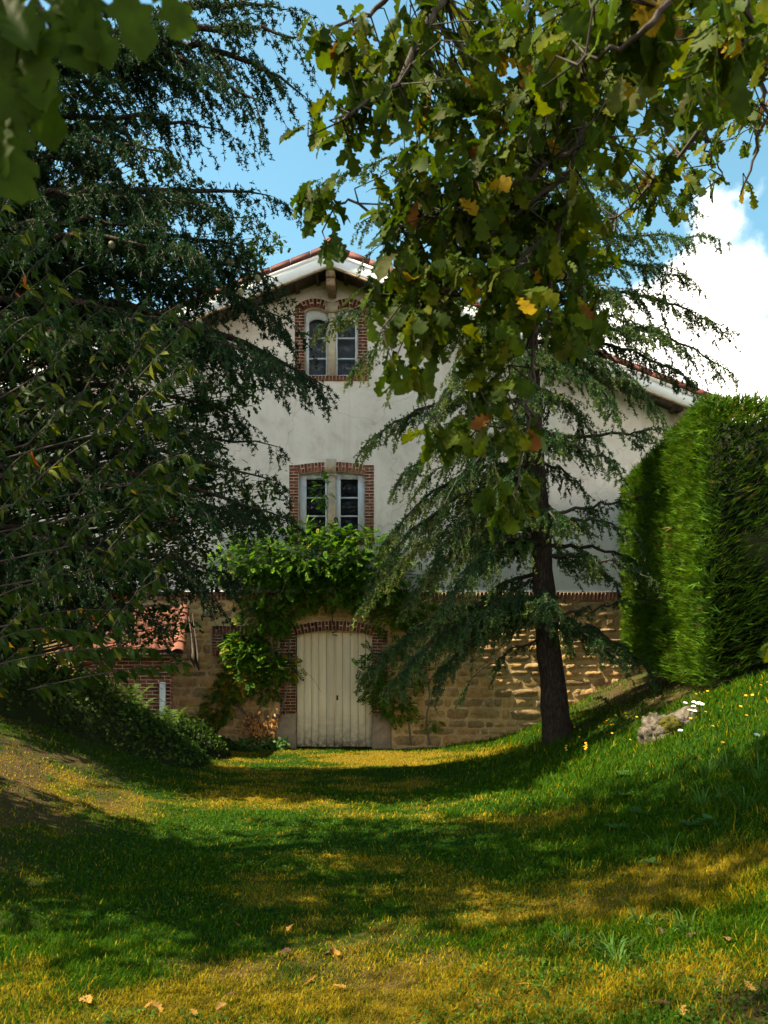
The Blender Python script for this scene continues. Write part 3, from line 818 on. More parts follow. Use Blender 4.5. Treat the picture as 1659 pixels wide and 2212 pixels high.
# ------------------------------------------------------------------ lean-to shed
YE, YT = 14.3, FAC - .09
ZE, ZT = 1.98, 2.95
def skew(x, y): return x - .2 * (y - YE)
SX0, SX1 = -5.75, -3.70
shed = thing('brick_shed', 'low lean-to brick shed with a worn orange clay tile roof against the stone base', 'shed', ((SX0 + SX1) / 2, YE + .3, 0))
PIT = math.atan2(ZT - ZE, YT - YE); SKW = math.atan(.2)
w = MB()
def rq(x, y, off): return (skew(x, y), y, ZE + (ZT - ZE) * (y - YE) / (YT - YE) + off)
w.add([rq(SX0 - .1, YE + .02, -.03), rq(SX1 + .1, YE + .02, -.03), rq(SX1 + .1, YT, -.03), rq(SX0 - .1, YT, -.03), rq(SX0 - .1, YE + .02, -.07), rq(SX1 + .1, YE + .02, -.07), rq(SX1 + .1, YT, -.07), rq(SX0 - .1, YT, -.07)], BOXF)
roof = build(w, 'roof', M_soffit, shed)
# interlocking tiles
w = MB(); prof = [(-.125, .0), (-.10, .028), (-.07, .03), (-.045, .004), (.03, .0), (.05, .012), (.07, .0), (.122, .0)]
V = [(x, y, z + (.02 if y < 0 else 0)) for y in (-.2, .2) for x, z in prof]
V += [(x, y, z - .014 + (.02 if y < 0 else 0)) for y in (-.2, .2) for x, z in prof]
n = 8; F = [[q, q + 1, n + q + 1, n + q] for q in range(n - 1)] + [[2 * n + q, q, q + 1, 2 * n + q + 1][::-1] for q in range(n - 1)] + [[2 * n + q, 3 * n + q, 3 * n + q + 1, 2 * n + q + 1] for q in range(n - 1)]
w.add(V, F); tile = w.mesh('roof_tile')
nc = 8; nr = 8
for r_ in range(nr):
    y = YE + .1 + (r_ + .45) * (YT - YE - .1) / nr
    for c_ in range(nc + 1):
        x = SX0 + .1 + c_ * (SX1 - SX0 - .2) / nc
        p = rq(x, y, .01)
        link('roof_tile', tile, M_tile, shed, (p[0], p[1], p[2] + random.uniform(-.004, .008)), (PIT, random.uniform(-.02, .02), SKW + random.uniform(-.02, .02)), (1.0, .9, 1))
# round verge tiles on both sides
w = MB(); n = 9; t = np.linspace(0, math.pi, n); V = []
for y, r_ in ((-.24, .125), (-.2, .125), (.24, .098)):
    V += [(r_ * math.cos(a), y, r_ * .85 * math.sin(a)) for a in t]
for y, r_ in ((-.24, .108), (.24, .082)):
    V += [(r_ * math.cos(a), y, r_ * .85 * math.sin(a)) for a in t]
F = [[q, q + 1, n + q + 1, n + q][::-1] for q in range(n - 1)] + [[n + q, n + q + 1, 2 * n + q + 1, 2 * n + q][::-1] for q in range(n - 1)] + [[3 * n + q, 3 * n + q + 1, 4 * n + q + 1, 4 * n + q] for q in range(n - 1)] + [[q, 3 * n + q, 3 * n + q + 1, q + 1][::-1] for q in range(n - 1)]
w.add(V, F); barrel = w.mesh('barrel_tile', True)
for x in (SX0 - .02, SX1 + .02):
    for k in range(6):
        y = YE + .12 + k * (YT - YE - .2) / 6
        p = rq(x, y, .02 + .012 * (k % 2))
        link('barrel_tile', barrel, M_tile, shed, p, (PIT, random.uniform(-.05, .05), SKW + random.uniform(-.04, .04)))
# rusty flashing sheets hanging off the right edge
for dx, dz, ln, nm in ((.12, .0, .62, 'flashing_sheet'), (.2, .05, .75, 'flashing_sheet')):
    w = MB(); a = rq(SX1 + dx, YE + 1.7, .05); b_ = rq(SX1 + dx + .16, YE + .12, -.02 - dz)
    V = [a, b_, (b_[0] + .03, b_[1], b_[2] - .3), (b_[0] - .06, b_[1] + .05, b_[2] - .16), (a[0] + .05, a[1], a[2] - .2)]
    V += [(p[0] + .012, p[1] + .01, p[2]) for p in V]
    w.add(V, [[0, 1, 2, 3, 4], [9, 8, 7, 6, 5]], [[q, 5 + q, 5 + (q + 1) % 5, (q + 1) % 5] for q in range(5)])
    build(w, nm, M_rust, shed)
w = MB(); w.box((SX1 - .9, YE + .05, ZE - .09), (SX1 + .14, YE + .13, ZE - .02)); w.box((SX0 - .1, YE + .05, ZE - .09), (SX1 - .901, YE + .13, ZE - .02)); build(w, 'eave_board', M_wood, shed)
YSH = YE + .32
w = MB()
def skbox(x0, x1, y0, y1, z0, z1):
    V = [(x - .32 * (y - YSH), y, z) for z in (z0, z1) for x, y in ((x0, y0), (x1, y0), (x1, y1), (x0, y1))]
    w.add(V, BOXF)
XS1 = -3.90
skbox(SX0 + .1, XS1 - .001, YSH + .005, YSH + .2, -.1, ZE + .05); build(w, 'wall', M_joint, shed)
w = MB(); skbox(XS1 - .2, XS1, YSH + .201, YT, -.1, ZE + .05); skbox(SX0 + .1, SX0 + .3, YSH + .201, YT, -.1, ZE + .05); build(w, 'side_wall', M_brick, shed)
for k in range(27):
    zc = .16 + k * .068
    x = XS1 - (0 if k % 2 else .11)
    if not k % 2: brick(shed, 'brick', XS1 - .055, zc, .1, .057, YSH)
    while x > SX0 + .25:
        brick(shed, 'brick', x - .11, zc, .209, .057, YSH); x -= .22
w = MB(); px = (163.2 - 384) / FPX * YSH; w.box((px - .055, YSH - .05, -.1), (px + .045, YSH - .002, 1.45)); build(w, 'white_post', M_white, shed)

# ------------------------------------------------------------------ conifers
def tri_needles(n, wid, spread, seed):
    r = np.random.default_rng(seed); V = []; F = []
    for k in range(n):
        a = 2 * math.pi * k / n + r.uniform(-.4, .4); el = r.uniform(*spread)
        d = np.array([math.cos(a) * math.cos(el), math.sin(a) * math.cos(el), math.sin(el)])
        s = unit(np.cross(d, r.normal(size=3))) * wid
        o = len(V); V += [d * .08 + s, d * .08 - s, d * r.uniform(.8, 1.1)]; F.append([o, o + 1, o + 2])
    return np.array(V), [np.array(F)]
ROS = tri_needles(4, .24, (-.2, 1.2), 5)

def cedar(name, label, cat, base, trunk_pts, trunk_r, limbs, pal, needle=.03, sec=9, seclen=.8, droop=.35, hang=.8, tw=(.05, .2), tw_n=8, spacing=.045, side=.9, seed=1, tipcol=None, group=None):
    global rng
    rng = np.random.default_rng(seed)
    root = thing(name, label, cat, base, group)
    w = MB(); tp = np.array(trunk_pts, float); tr = np.array(trunk_r, float)
    tt = np.linspace(0, 1, 28); ti = np.linspace(0, 1, len(tp))
    P = np.stack([np.interp(tt, ti, tp[:, q]) for q in range(3)], 1); rr = np.interp(tt, ti, tr)
    P[:, 0] += .012 * np.sin(np.arange(28) * 1.7); w.tube(P, rr * (1 + .05 * np.sin(np.arange(28) * 2.3)), 14)
    build(w, 'trunk', M_bark, root, True)
    pal = np.array(pal)
    wood = MB(); ros_p = []; ros_d = []; ros_c = []
    for li, L in enumerate(limbs):
        p0, p1, p2, r0 = np.array(L[0], float), np.array(L[1], float), np.array(L[2], float), L[3]
        dens = L[4] if len(L) > 4 else 1.0; sl = L[5] if len(L) > 5 else 1.0; bright = L[6] if len(L) > 6 else 0.0
        n = 16; B = bez(p0, p1, p2, n); B[1:-1] += rng.normal(size=(n - 2, 3)) * .025
        t = np.linspace(0, 1, n)
        w = MB(); w.tube(B, r0 * (1 - t) ** .8 + .006, 7); build(w, 'limb', M_bark if r0 > .03 else M_twig, root, True)
        ln = np.linalg.norm(np.diff(B, axis=0), axis=1).sum()
        ns = max(6, int(ln * sec * dens))
        u = np.sort(rng.uniform(.06, 1.0, ns)); u[-3:] = [.97, .985, 1.0]
        bi = np.stack([np.interp(u, t, B[:, q]) for q in range(3)], 1)
        T = np.stack([np.interp(u, t, np.gradient(B[:, q])) for q in range(3)], 1); T = unit(T)
        Sd = unit(np.cross(T, np.array([0, 0, 1.0])))
        sg = np.where(rng.random(ns) < .5, 1, -1)[:, None] * rng.uniform(.2, 1.0, (ns, 1)) * side
        sg[-3:] *= .25
        D = unit(T * rng.uniform(.5, 1.0, (ns, 1)) + Sd * sg + np.array([0, 0, 1.0]) * rng.uniform(-.35, .12, (ns, 1)))
        l = seclen * sl * rng.uniform(.35, 1.0, ns) * (1.1 - .6 * u)
        m = 8; q = np.linspace(0, 1, m)
        SP = bi[:, None] + D[:, None] * (l[:, None] * q)[..., None]
        SP[..., 2] -= (droop * l * rng.uniform(.6, 1.3, ns))[:, None] * q ** 1.8
        SP[:, 1:] += rng.normal(size=(ns, m - 1, 3)) * .012
        wood.segs(SP[:, :-1].reshape(-1, 3), SP[:, 1:].reshape(-1, 3), np.repeat(.009 * l[:, None], m - 1, 1).ravel() * np.tile(np.linspace(1, .4, m - 1), ns) + .002, .0035)
        ne = int(ln * 34 * dens); ue = rng.uniform(.12, 1, ne)
        pe_ = np.stack([np.interp(ue, t, B[:, q]) for q in range(3)], 1) + rng.normal(size=(ne, 3)) * (r0 * .35 + .012) + np.array([0, 0, .02])
        # needles and hanging twigs along each of them
        def along(SPx, llen, sp, jit):
            k = np.maximum(2, (llen / sp).astype(int)); idx = np.repeat(np.arange(len(SPx)), k)
            uu = rng.uniform(.08, 1, len(idx)) * (SPx.shape[1] - 1); i0 = np.minimum(uu.astype(int), SPx.shape[1] - 2); f = (uu - i0)[:, None]
            a = SPx[idx, i0]; b = SPx[idx, i0 + 1]
            return a * (1 - f) + b * f + rng.normal(size=(len(idx), 3)) * jit, unit(b - a), idx, uu / (SPx.shape[1] - 1)
        hue = rng.random(ns)
        lc = rng.uniform(.75, 1.2)
        def colour(idx, uu):
            h = np.clip(hue[idx] * .6 + rng.random(len(idx)) * .4, 0, 1)[:, None]
            c = pal[0] * (1 - h) + pal[1] * h
            if tipcol is not None:
                k = np.clip(uu - .45, 0, .6)[:, None] * (.5 + bright); c = c * (1 - k) + np.array(tipcol) * k
            return c * lc
        ros_p.append(pe_); ros_d.append(unit(np.array([0, 0, 1.0]) + rand_unit(ne) * .7)); ros_c.append((pal[0] * .5 + pal[1] * .5) * lc * np.ones((ne, 1)))
        Pn, Dn, ix, uu = along(SP, l, spacing, .006)
        up = unit(Dn * .3 + np.array([0, 0, 1.0]) + rand_unit(len(Pn)) * .6)
        ros_p.append(Pn); ros_d.append(up); ros_c.append(colour(ix, uu))
        nt_ = np.maximum(2, (l * tw_n / seclen).astype(int)); ix = np.repeat(np.arange(ns), nt_)
        uu = rng.uniform(.12, 1, len(ix)) * (m - 1); i0 = np.minimum(uu.astype(int), m - 2); f = (uu - i0)[:, None]
        a = SP[ix, i0] * (1 - f) + SP[ix, i0 + 1] * f; tg = unit(SP[ix, i0 + 1] - SP[ix, i0])
        sd_ = unit(np.cross(tg, np.array([0, 0, 1.0]))) * np.where(rng.random(len(ix)) < .5, 1, -1)[:, None]
        d = unit(tg * .6 + sd_ * rng.uniform(.2, .8, (len(ix), 1)) - np.array([0, 0, 1.0]) * hang * rng.uniform(.4, 1.3, (len(ix), 1)))
        tl = rng.uniform(tw[0], tw[1], len(ix)) * (1.15 - .5 * uu / (m - 1))
        q3 = np.linspace(0, 1, 4); TP = a[:, None] + d[:, None] * (tl[:, None] * q3)[..., None]
        TP[..., 2] -= (tl * .25)[:, None] * q3 ** 2
        wood.slivers(TP[:, 0], TP[:, 3], .0035)
        hue_b = hue; hue = hue_b[ix]
        Pn, Dn, ix2, u2 = along(TP, tl, spacing * .8, .003)
        up = unit(Dn * .4 + np.array([0, 0, .6]) + rand_unit(len(Pn)) * .8)
        c = colour(ix2, np.maximum(u2, uu[ix2] / (m - 1)))
        ros_p.append(Pn); ros_d.append(up); ros_c.append(c)
    build(wood, 'twigs', M_twig, root, kind='stuff')
    P = np.concatenate(ros_p); D = np.concatenate(ros_d); C = np.concatenate(ros_c)
    w = MB(); sz = needle * rng.uniform(.65, 1.25, len(P))
    M = frames(rand_unit(len(P)), D, sz)
    C = C * rng.uniform(.75, 1.3, (len(P), 1))
    w.scatter(ROS[0], ROS[1], P, M, C)
    build(w, 'needles', M_needle, root, kind='stuff')
    print(name, 'rosettes', len(P))
    return root

# slender cedar in front of the wall
YT_ = 13.3
tb = pt(1206, 1592, YT_); tb[2] = float(ground(tb[0], tb[1])) - .1
tk = [tb, pt(1196, 1500, YT_), pt(1180, 1350, YT_), pt(1168, 1150, YT_ - .05), pt(1152, 900, YT_ - .1), pt(1147, 650, YT_ - .1), pt(1141, 420, YT_ - .1), pt(1136, 250, YT_ - .1)]
trad = [.27, .215, .185, .165, .13, .095, .055, .012]
def tpt(dy, k=0.0):
    ys_ = [1592, 1500, 1350, 1150, 900, 650, 420, 250]; tr_ = np.array(tk)
    o = np.argsort(ys_); return np.array([np.interp(dy, np.array(ys_)[o], tr_[o, q]) for q in range(3)])
def lim(dy0, tipx, tipy, dY, r, lift, dens=1.0, sl=1.0, br=0.0):
    a = tpt(dy0); c = pt(tipx, tipy, YT_ + dY)
    mid = a * .45 + c * .55; mid[2] = max(a[2], c[2]) * .5 + (a[2] + c[2]) * .25 + lift
    return (a, mid, c, r, dens, sl, br)
L = []
for dy0, tx, ty, dY, r, lift, dens, sl, br in [
    # towards the left
    (395, 690, 402, -.9, .03, .75, .9, .9, .3), (430, 800, 545, .5, .025, .5, .8, .8, .3), (470, 780, 480, -1.1, .025, .6, .8, .8, .3),
    (560, 860, 640, .4, .03, .4, 1, .9, .5), (620, 690, 705, -1.0, .035, .45, 1.1, 1, .9), (640, 760, 800, -.6, .03, .6, 1.1, .9, .8), (690, 850, 830, .5, .03, .6, 1, 1, .7),
    (700, 980, 800, -1.3, .03, .4, 1.2, 1, .7), (760, 930, 900, -1.0, .03, .5, 1.2, 1, .6), (800, 1000, 940, .7, .03, .3, 1, .8, .4),
    (870, 785, 965, -.5, .04, .5, 1.3, 1, .2), (900, 860, 1040, -1.1, .035, .5, 1.3, 1.1, .3), (950, 960, 1090, -1.4, .03, .4, 1.3, 1, .2), (930, 900, 1060, .9, .03, .35, 1, .9, .2),
    (1010, 830, 1170, -.4, .04, .55, 1.3, 1.1, .9), (1050, 800, 1260, -1.0, .04, .65, 1.3, 1.1, .8), (1060, 930, 1230, -1.5, .035, .5, 1.3, 1.1, .5), (1080, 990, 1220, .8, .03, .4, 1.2, 1, .3),
    (1130, 780, 1310, .2, .04, .75, 1.3, 1.1, .9), (1150, 880, 1300, -1.2, .04, .6, 1.4, 1.1, .6), (1180, 960, 1310, -1.6, .04, .5, 1.4, 1.1, .3), (1240, 980, 1370, .6, .035, .3, 1.1, .9, .2),
    (1310, 800, 1440, -.9, .045, .62, 1.5, 1.15, .1), (1330, 850, 1470, -1.7, .045, .6, 1.5, 1.1, .2), (1320, 920, 1420, -.2, .04, .45, 1.3, 1.0, .1), (1345, 950, 1460, -1.3, .04, .5, 1.3, 1, .2), (1300, 1000, 1370, -1.9, .035, .35, 1.4, .8, 0),
    (1380, 1010, 1480, .3, .018, .1, .35, .9, 0),
    # towards the right
    (300, 1290, 360, .2, .02, .2, .7, .7, .3), (340, 1040, 330, .3, .02, .3, .7, .7, .3), (400, 1490, 440, .2, .03, .42, 1.2, 1.0, .2), (430, 1380, 500, -.8, .025, .3, .8, .8, .3), (490, 1280, 560, .6, .025, .25, .9, .8, .5),
    (545, 1525, 512, -.6, .03, .2, 1.15, .95, .2), (590, 1500, 610, .5, .03, .45, 1.3, 1.05, .5), (600, 1330, 640, -1.2, .03, .3, 1, .9, .9), (650, 1560, 705, -.2, .035, .5, 1.3, 1.1, .3),
    (690, 1430, 720, .9, .03, .3, .9, .9, .2), (720, 1575, 800, -.5, .035, .5, 1.25, 1.1, .2), (740, 1490, 830, .4, .035, .45, 1.2, 1, 0), (770, 1420, 880, -.9, .035, .45, 1.2, 1.1, 0), (800, 1330, 890, -1.4, .03, .35, 1.2, 1, 0),
    (840, 1290, 960, .8, .03, .3, 1, 1, 0), (940, 1425, 925, -.4, .035, -.15, .75, .9, 0), (960, 1330, 1010, -1.0, .03, .15, .8, .9, 0), (1000, 1260, 1060, .7, .025, .2, .7, .8, 0),
    (1115, 1375, 1075, -.3, .03, -.1, .5, .8, 0), (1130, 1370, 1150, -.9, .03, .2, .75, .9, 0), (1180, 1395, 1225, -.4, .035, .2, .6, .8, 0), (1200, 1330, 1260, .6, .025, .1, .5, .8, 0),
    (1330, 1375, 1290, -.2, .03, -.15, .45, .7, 0), (1335, 1410, 1465, -.8, .045, .2, 1.1, .8, 0), (1355, 1340, 1430, -1.4, .035, .2, 1.0, .7, 0)]:
    L.append(lim(dy0, tx, ty, dY, r, lift, dens, sl, br))
for k in range(26):      # limbs reaching towards and away from the camera
    dy0 = 300 + k * 41; ang = rng.uniform(.25, .75) * math.pi * (1 if k % 2 else -1); ln = .5 + 1.7 * (dy0 - 250) / 1100
    a = tpt(dy0); c = a + np.array([math.cos(ang) * ln, math.sin(ang) * ln, -.25 * ln]); mid = (a + c) / 2; mid[2] += .3
    L.append((a, mid, c, .028, .75, .9, .3))
slim = cedar('cedar_tree', 'slender cedar with a bare leaning trunk, standing on the grass bank before the house', 'tree', tb, tk, trad, L,
             [(.012, .048, .016), (.036, .088, .022)], needle=.044, sec=17, seclen=.85, droop=.45, hang=1.0, tw_n=13, spacing=.033, seed=11, tipcol=(.16, .19, .045))

# big cedar at the left, trunk outside the picture
YB_ = 10.6
cb = np.array([-6.9, YB_, float(ground(-6.9, YB_)) - .1])
ctk = [cb, cb + [0.1, 0, 2.5], cb + [.15, .05, 6], cb + [.1, .05, 9], cb + [.05, 0, 11.6]]
def ctp(z):
    zs_ = [p[2] for p in ctk]; return np.array([np.interp(z, zs_, [p[q] for p in ctk]) for q in range(3)])
L = []
for sx, sy, tx, ty, dY, r, lift, dens, sl, br in [
    (-60, 330, 330, 20, -.3, .12, .1, .4, .7, 0), (200, 90, 650, 80, -.4, .06, .3, 1.1, 1, 0), (200, 90, 660, 210, -.2, .06, .6, 1.2, 1.1, 0), (180, 95, 560, 245, -.7, .05, .55, 1, 1, 0), (300, 40, 620, 20, .3, .05, .3, 1.2, 1, 0),
    (-20, 60, 260, 30, .2, .05, .25, 1.4, 1.1, 0), (-20, 150, 330, 60, -.5, .05, .3, 1.4, 1.1, 0), (-20, 230, 240, 170, -.6, .05, .3, 1.5, 1.1, 0), (-20, 330, 330, 260, .5, .05, .3, 1.3, 1.1, 0), (-20, 360, 220, 340, -.4, .05, .3, 1.5, 1.1, 0), (120, 150, 430, 190, .3, .05, .35, 1.3, 1.1, 0),
    (-40, 250, 480, 280, -.2, .06, .5, .9, 1, 0), (-40, 300, 360, 330, -1.0, .06, .4, 1.2, 1.1, 0), (-20, 200, 300, 220, .6, .05, .3, 1.1, 1.1, 0), (-20, 120, 380, 140, 1.0, .05, .4, 1.1, 1.1, 0), (0, 60, 200, 90, -.8, .04, .2, 1.2, 1, 0),
    (0, 450, 580, 422, .2, .08, .5, 1.0, .95, 0), (0, 440, 530, 470, -.5, .06, .7, 1.1, 1, 0), (-20, 420, 430, 440, -1.1, .05, .35, 1.2, 1.1, 0), (0, 400, 300, 420, .8, .05, .2, 1.2, 1.1, 0),
    (-20, 560, 520, 530, -.6, .06, .55, 1.5, .9, 1), (-20, 580, 590, 600, -.2, .06, .85, 1.5, 1, 1), (-20, 600, 620, 690, -.4, .06, 1.0, 1.5, 1.05, 1), (-20, 500, 360, 480, -1.2, .06, .25, 1.5, 1, 1), (-20, 520, 420, 540, -1.6, .06, .35, 1.5, 1, 1),
    (-30, 640, 705, 835, -.2, .11, 1.2, 1.3, 1, .4), (-30, 650, 620, 800, -.8, .08, 1.1, 1.4, 1.1, .4), (-30, 650, 560, 780, -1.2, .07, .9, 1.5, 1.1, .3), (-30, 660, 470, 760, .4, .07, .6, 1.3, 1.1, 0), (-30, 680, 400, 770, -1.5, .07, .5, 1.4, 1.1, 0), (-30, 690, 280, 780, .2, .06, .3, 1.2, 1.1, 0),
    (-30, 800, 520, 900, .2, .06, .5, 1.0, 1.0, 0), (-30, 830, 430, 930, -.9, .06, .4, 1.3, 1.1, 0), (-30, 860, 320, 980, .5, .06, .35, 1.2, 1.1, 0),
    (-20, 960, 600, 965, .6, .05, .35, .35, .8, 0), (-20, 970, 600, 1040, .2, .06, .6, .8, .9, 0), (-20, 990, 640, 1130, .0, .06, .75, .75, .9, 0), (-20, 1000, 520, 1110, -.7, .06, .5, 1.1, 1, 0), (-20, 1020, 420, 1080, -1.2, .06, .3, 1.3, 1.1, 0), (-20, 1010, 300, 1060, .5, .05, .2, 1.2, 1.1, 0),
    (-20, 1120, 500, 1240, -.2, .06, .4, 1.2, 1.0, 0), (-20, 1140, 420, 1250, -.9, .06, .35, 1.4, 1.1, 0), (-20, 1150, 300, 1230, .4, .05, .25, 1.3, 1.1, 0), (-20, 1180, 200, 1260, -1.0, .05, .2, 1.4, 1.1, 0),
    (-20, 1240, 330, 1330, -.6, .05, .3, 1.0, 1.0, 0), (-20, 1260, 220, 1340, .2, .05, .2, 1.0, 1, 0)]:
    a = pt(sx, sy, YB_); c = pt(tx, ty, YB_ + dY)
    if sx < 60: a = ctp(a[2] * .96 + .1)
    mid = a * .42 + c * .58; mid[2] = (a[2] + c[2]) / 2 + lift * .9
    L.append((a, mid, c, r, dens * .8, sl, br))
for k in range(30):      # the side away from the picture, and the top
    z = 2.2 + k * .31; ang = k * 2.399
    a = ctp(z); ln = 3.6 - .2 * z
    if math.cos(ang) > .2 and z < 11: ang = math.pi - ang
    if ln < .8: ln = .8
    c = a + np.array([math.cos(ang) * ln, math.sin(ang) * ln * .8, -.1 * ln]); mid = (a + c) / 2; mid[2] += .5
    L.append((a, mid, c, .06, .5, 1.0, 0))
big = cedar('blue_cedar', 'large dark blue-green cedar whose layered limbs fill the left side of the view', 'tree', cb, ctk, [.42, .36, .28, .17, .03], L,
            [(.007, .025, .010), (.021, .048, .018)], needle=.052, sec=14, seclen=1.05, droop=.55, hang=1.0, tw=(.06, .26), tw_n=15, spacing=.044, seed=23)
# green cones on its upper sides
w = MB(); t = np.linspace(0, 1, 7); pr = [.004, .024, .031, .032, .029, .02, .004]
w.tube([(0, 0, q * .085) for q in t], pr, 9); cone = w.mesh('cone', True); 
M_cone = simple('green_cone', (.13, .125, .06), .8, .25, 40, .3)
for dx, dy, dY in [(1075 * .836 / 2 + 2, 120, 0)] * 0 + [(435, 560, -.7), (408, 480, -.4), (240, 538, -1.2), (489, 560, -.6), (498, 575, -.6), (559, 612, -.5), (430, 705, -.9), (520, 640, -.7), (432, 400, -.1), (385, 432, -.4), (722, 575, 9)][:10]:
    link('cone', cone, M_cone, big, pt(dx, dy, YB_ + dY), (random.uniform(-.3, .3), random.uniform(-.3, .3), random.random() * 6), (1.3, 1.3, 1.3))

# ------------------------------------------------------------------ broadleaf templates
def leaf_tpl(stations, fold=.18, curl=.25, wave=0.0, seed=0):
    """stations: (along, half width); local +Y along the leaf, +Z its upper face"""
    r = np.random.default_rng(seed); V = []; F = []
    for k, (y, wd) in enumerate(stations):
        z = -curl * y * y; wz = wave * math.sin(k * 2.1 + seed)
        V += [(-wd, y + (.03 if wd > .1 else 0), z + fold * wd + wz), (0, y, z), (wd * r.uniform(.85, 1.1), y + r.uniform(-.02, .03), z + fold * wd - wz)]
    for k in range(len(stations) - 1):
        a = 3 * k; F += [[a, a + 1, a + 4, a + 3], [a + 1, a + 2, a + 5, a + 4]]
    return np.array(V), [np.array(F)]
OAK_ST = [(-.16, .008), (0, .012), (.06, .06), (.12, .13), (.17, .15), (.22, .09), (.30, .12), (.36, .22), (.42, .24), (.47, .15), (.54, .18), (.60, .29), (.67, .30), (.72, .20), (.79, .21), (.85, .25), (.91, .23), (.95, .13), (1.0, .06), (1.02, .01)]
OAK = [leaf_tpl(OAK_ST, f_, c_, w_, s) for s, (f_, c_, w_) in enumerate([(.15, .12, .02), (.45, .3, .03), (.25, .55, .02), (.6, .15, .035), (-.25, .4, .03)])]
OAKF = leaf_tpl([(-.1, .01), (.1, .12), (.2, .08), (.36, .24), (.48, .13), (.65, .30), (.75, .18), (.9, .24), (1.0, .05)], .2, .25, .01, 3)
LAN_ST = [(-.14, .008), (0, .01), (.12, .085), (.28, .15), (.45, .168), (.62, .14), (.8, .08), (.93, .025), (1.02, .003)]
LAN = [leaf_tpl(LAN_ST, .35, c_, .008, s) for s, c_ in ((0, .25), (1, .4), (2, .12), (3, .55))]
SPRIG = leaf_tpl([(0, .03), (.3, .26), (.5, .14), (.75, .26), (1, .03)], .2, .2, 0, 2)
OVAL = leaf_tpl([(0, .02), (.2, .22), (.5, .3), (.8, .2), (1, .02)], .2, .2, 0, 2)

def leaf_meshes(name, tpls, cols, m):
    out = []
    for k, t in enumerate(tpls):
        for c in cols:
            V = t[0]; cc = np.array(c)[None] * (1 + .15 * np.sin(V[:, 1:2] * 9 + k)) 
            me = raw_mesh(name, V, t[1], np.repeat(cc, 1, 0) * np.ones((len(V), 1)), True); me.materials.append(m); out.append(me)
    return out
def place_leaves(root, P, Y, Nn, size, C, tpls, m, near_n, cols, partname='leaf', restname='foliage', sx=1.0):
    """the near_n leaves closest to the camera become parts of their own, the others one mass"""
    d = np.linalg.norm(P - np.array([0, 0, EYE]), axis=1) / size
    vis = (np.abs(P[:, 0] / np.maximum(P[:, 1], .1)) < .5) & (P[:, 1] > .3) & ((P[:, 2] - EYE) / P[:, 1] < .83)
    d = np.where(vis, d, 1e6)
    o = np.argsort(d); near = o[:near_n]; far = o[near_n:]
    M = frames(Y, Nn, size)
    ms = leaf_meshes(partname, tpls, cols, m)
    cols = np.array(cols)
    for k in near:
        cand = np.argsort(((cols - C[k]) ** 2).sum(1))[0]
        me = ms[(int(rng.integers(len(tpls)))) * len(cols) + cand]
        o_ = link(partname, me, None, root, P[k])
        q = Matrix([[float(M[k][a][b] / size[k]) for b in range(3)] for a in range(3)]).to_euler()
        o_.rotation_euler = q; o_.scale = (float(size[k]),) * 3
    if len(far):
        w = MB(); g_ = rng.integers(len(tpls), size=len(far))
        for t in range(len(tpls)):
            s_ = far[g_ == t]
            w.scatter(tpls[t][0], tpls[t][1], P[s_], M[s_], C[s_])
        build(w, restname, m, root, True, kind='stuff')

# ------------------------------------------------------------------ oak overhead at the right
rng = np.random.default_rng(31)
okb = np.array([3.6, .6, float(ground(3.6, .6)) - .1])
oak = thing('oak_tree', 'oak whose lobed, partly yellowing leaves overhang the upper right foreground', 'tree', okb)
w = MB(); w.tube([okb, okb + [0, 0, 1], okb + [-.05, .05, 2.6], okb + [-.15, .3, 4.2], okb + [-.3, .5, 6.5], okb + [-.3, .6, 8.5]], [.42, .32, .28, .24, .14, .05], 12); build(w, 'trunk', M_oakbark, oak, True)
fork = okb + np.array([-.15, .3, 4.3])
spines = []
def spine(pts, r0, r1, name='branch'):
    P = np.array(pts); n = 22; t = np.linspace(0, 1, n); ti = np.linspace(0, 1, len(P))
    Q = np.stack([np.interp(t, ti, P[:, q]) for q in range(3)], 1)
    for _ in range(2): Q[1:-1] = (Q[:-2] + Q[1:-1] * 2 + Q[2:]) / 4
    Q[1:-1] += rng.normal(size=(n - 2, 3)) * .008
    w = MB(); w.tube(Q, np.linspace(r0, r1, n), 7); build(w, name, M_twig if r0 < .03 else M_oakbark, oak, True); spines.append(Q)
h1 = pt(1290, -250, 2.9); h2 = pt(1000, -150, 3.0)
spine([fork, fork * .5 + h1 * .5 + [0, 0, .5], h1], .11, .05)
spine([h1, pt(1285, 0, 2.9), pt(1250, 320, 2.9), pt(1195, 580, 2.9), pt(1152, 770, 2.9)], .022, .006)
spine([h1, h2, pt(950, 0, 3.0), pt(860, 180, 2.9), pt(740, 260, 2.9)], .035, .005)
spine([h2, pt(820, 20, 3.1), pt(720, 60, 3.1)], .015, .004)
spine([pt(1250, 320, 2.9), pt(1100, 400, 2.8), pt(950, 470, 2.8)], .010, .004)
spine([pt(1240, 360, 2.9), pt(1000, 560, 2.9), pt(760, 430, 3.0), pt(690, 430, 3.0)], .009, .003)
spine([pt(1215, 480, 2.9), pt(1050, 620, 2.9), pt(880, 640, 2.9)], .009, .003)
spine([pt(1160, 720, 2.9), pt(1120, 900, 2.9), pt(980, 950, 2.9)], .006, .003)
spine([pt(1155, 760, 2.9), pt(1130, 950, 2.9), pt(1110, 1110, 2.9)], .006, .003)
spine([pt(1200, 560, 2.9), pt(1250, 640, 3.0), pt(1290, 690, 3.0)], .006, .003)
h3 = pt(1560, -200, 3.4)
spine([fork, fork * .5 + h3 * .5 + [0, 0, .3], h3], .09, .05)
spine([h3, pt(1590, 0, 3.4), pt(1560, 180, 3.6), pt(1480, 330, 3.8), pt(1330, 470, 3.9)], .025, .005)
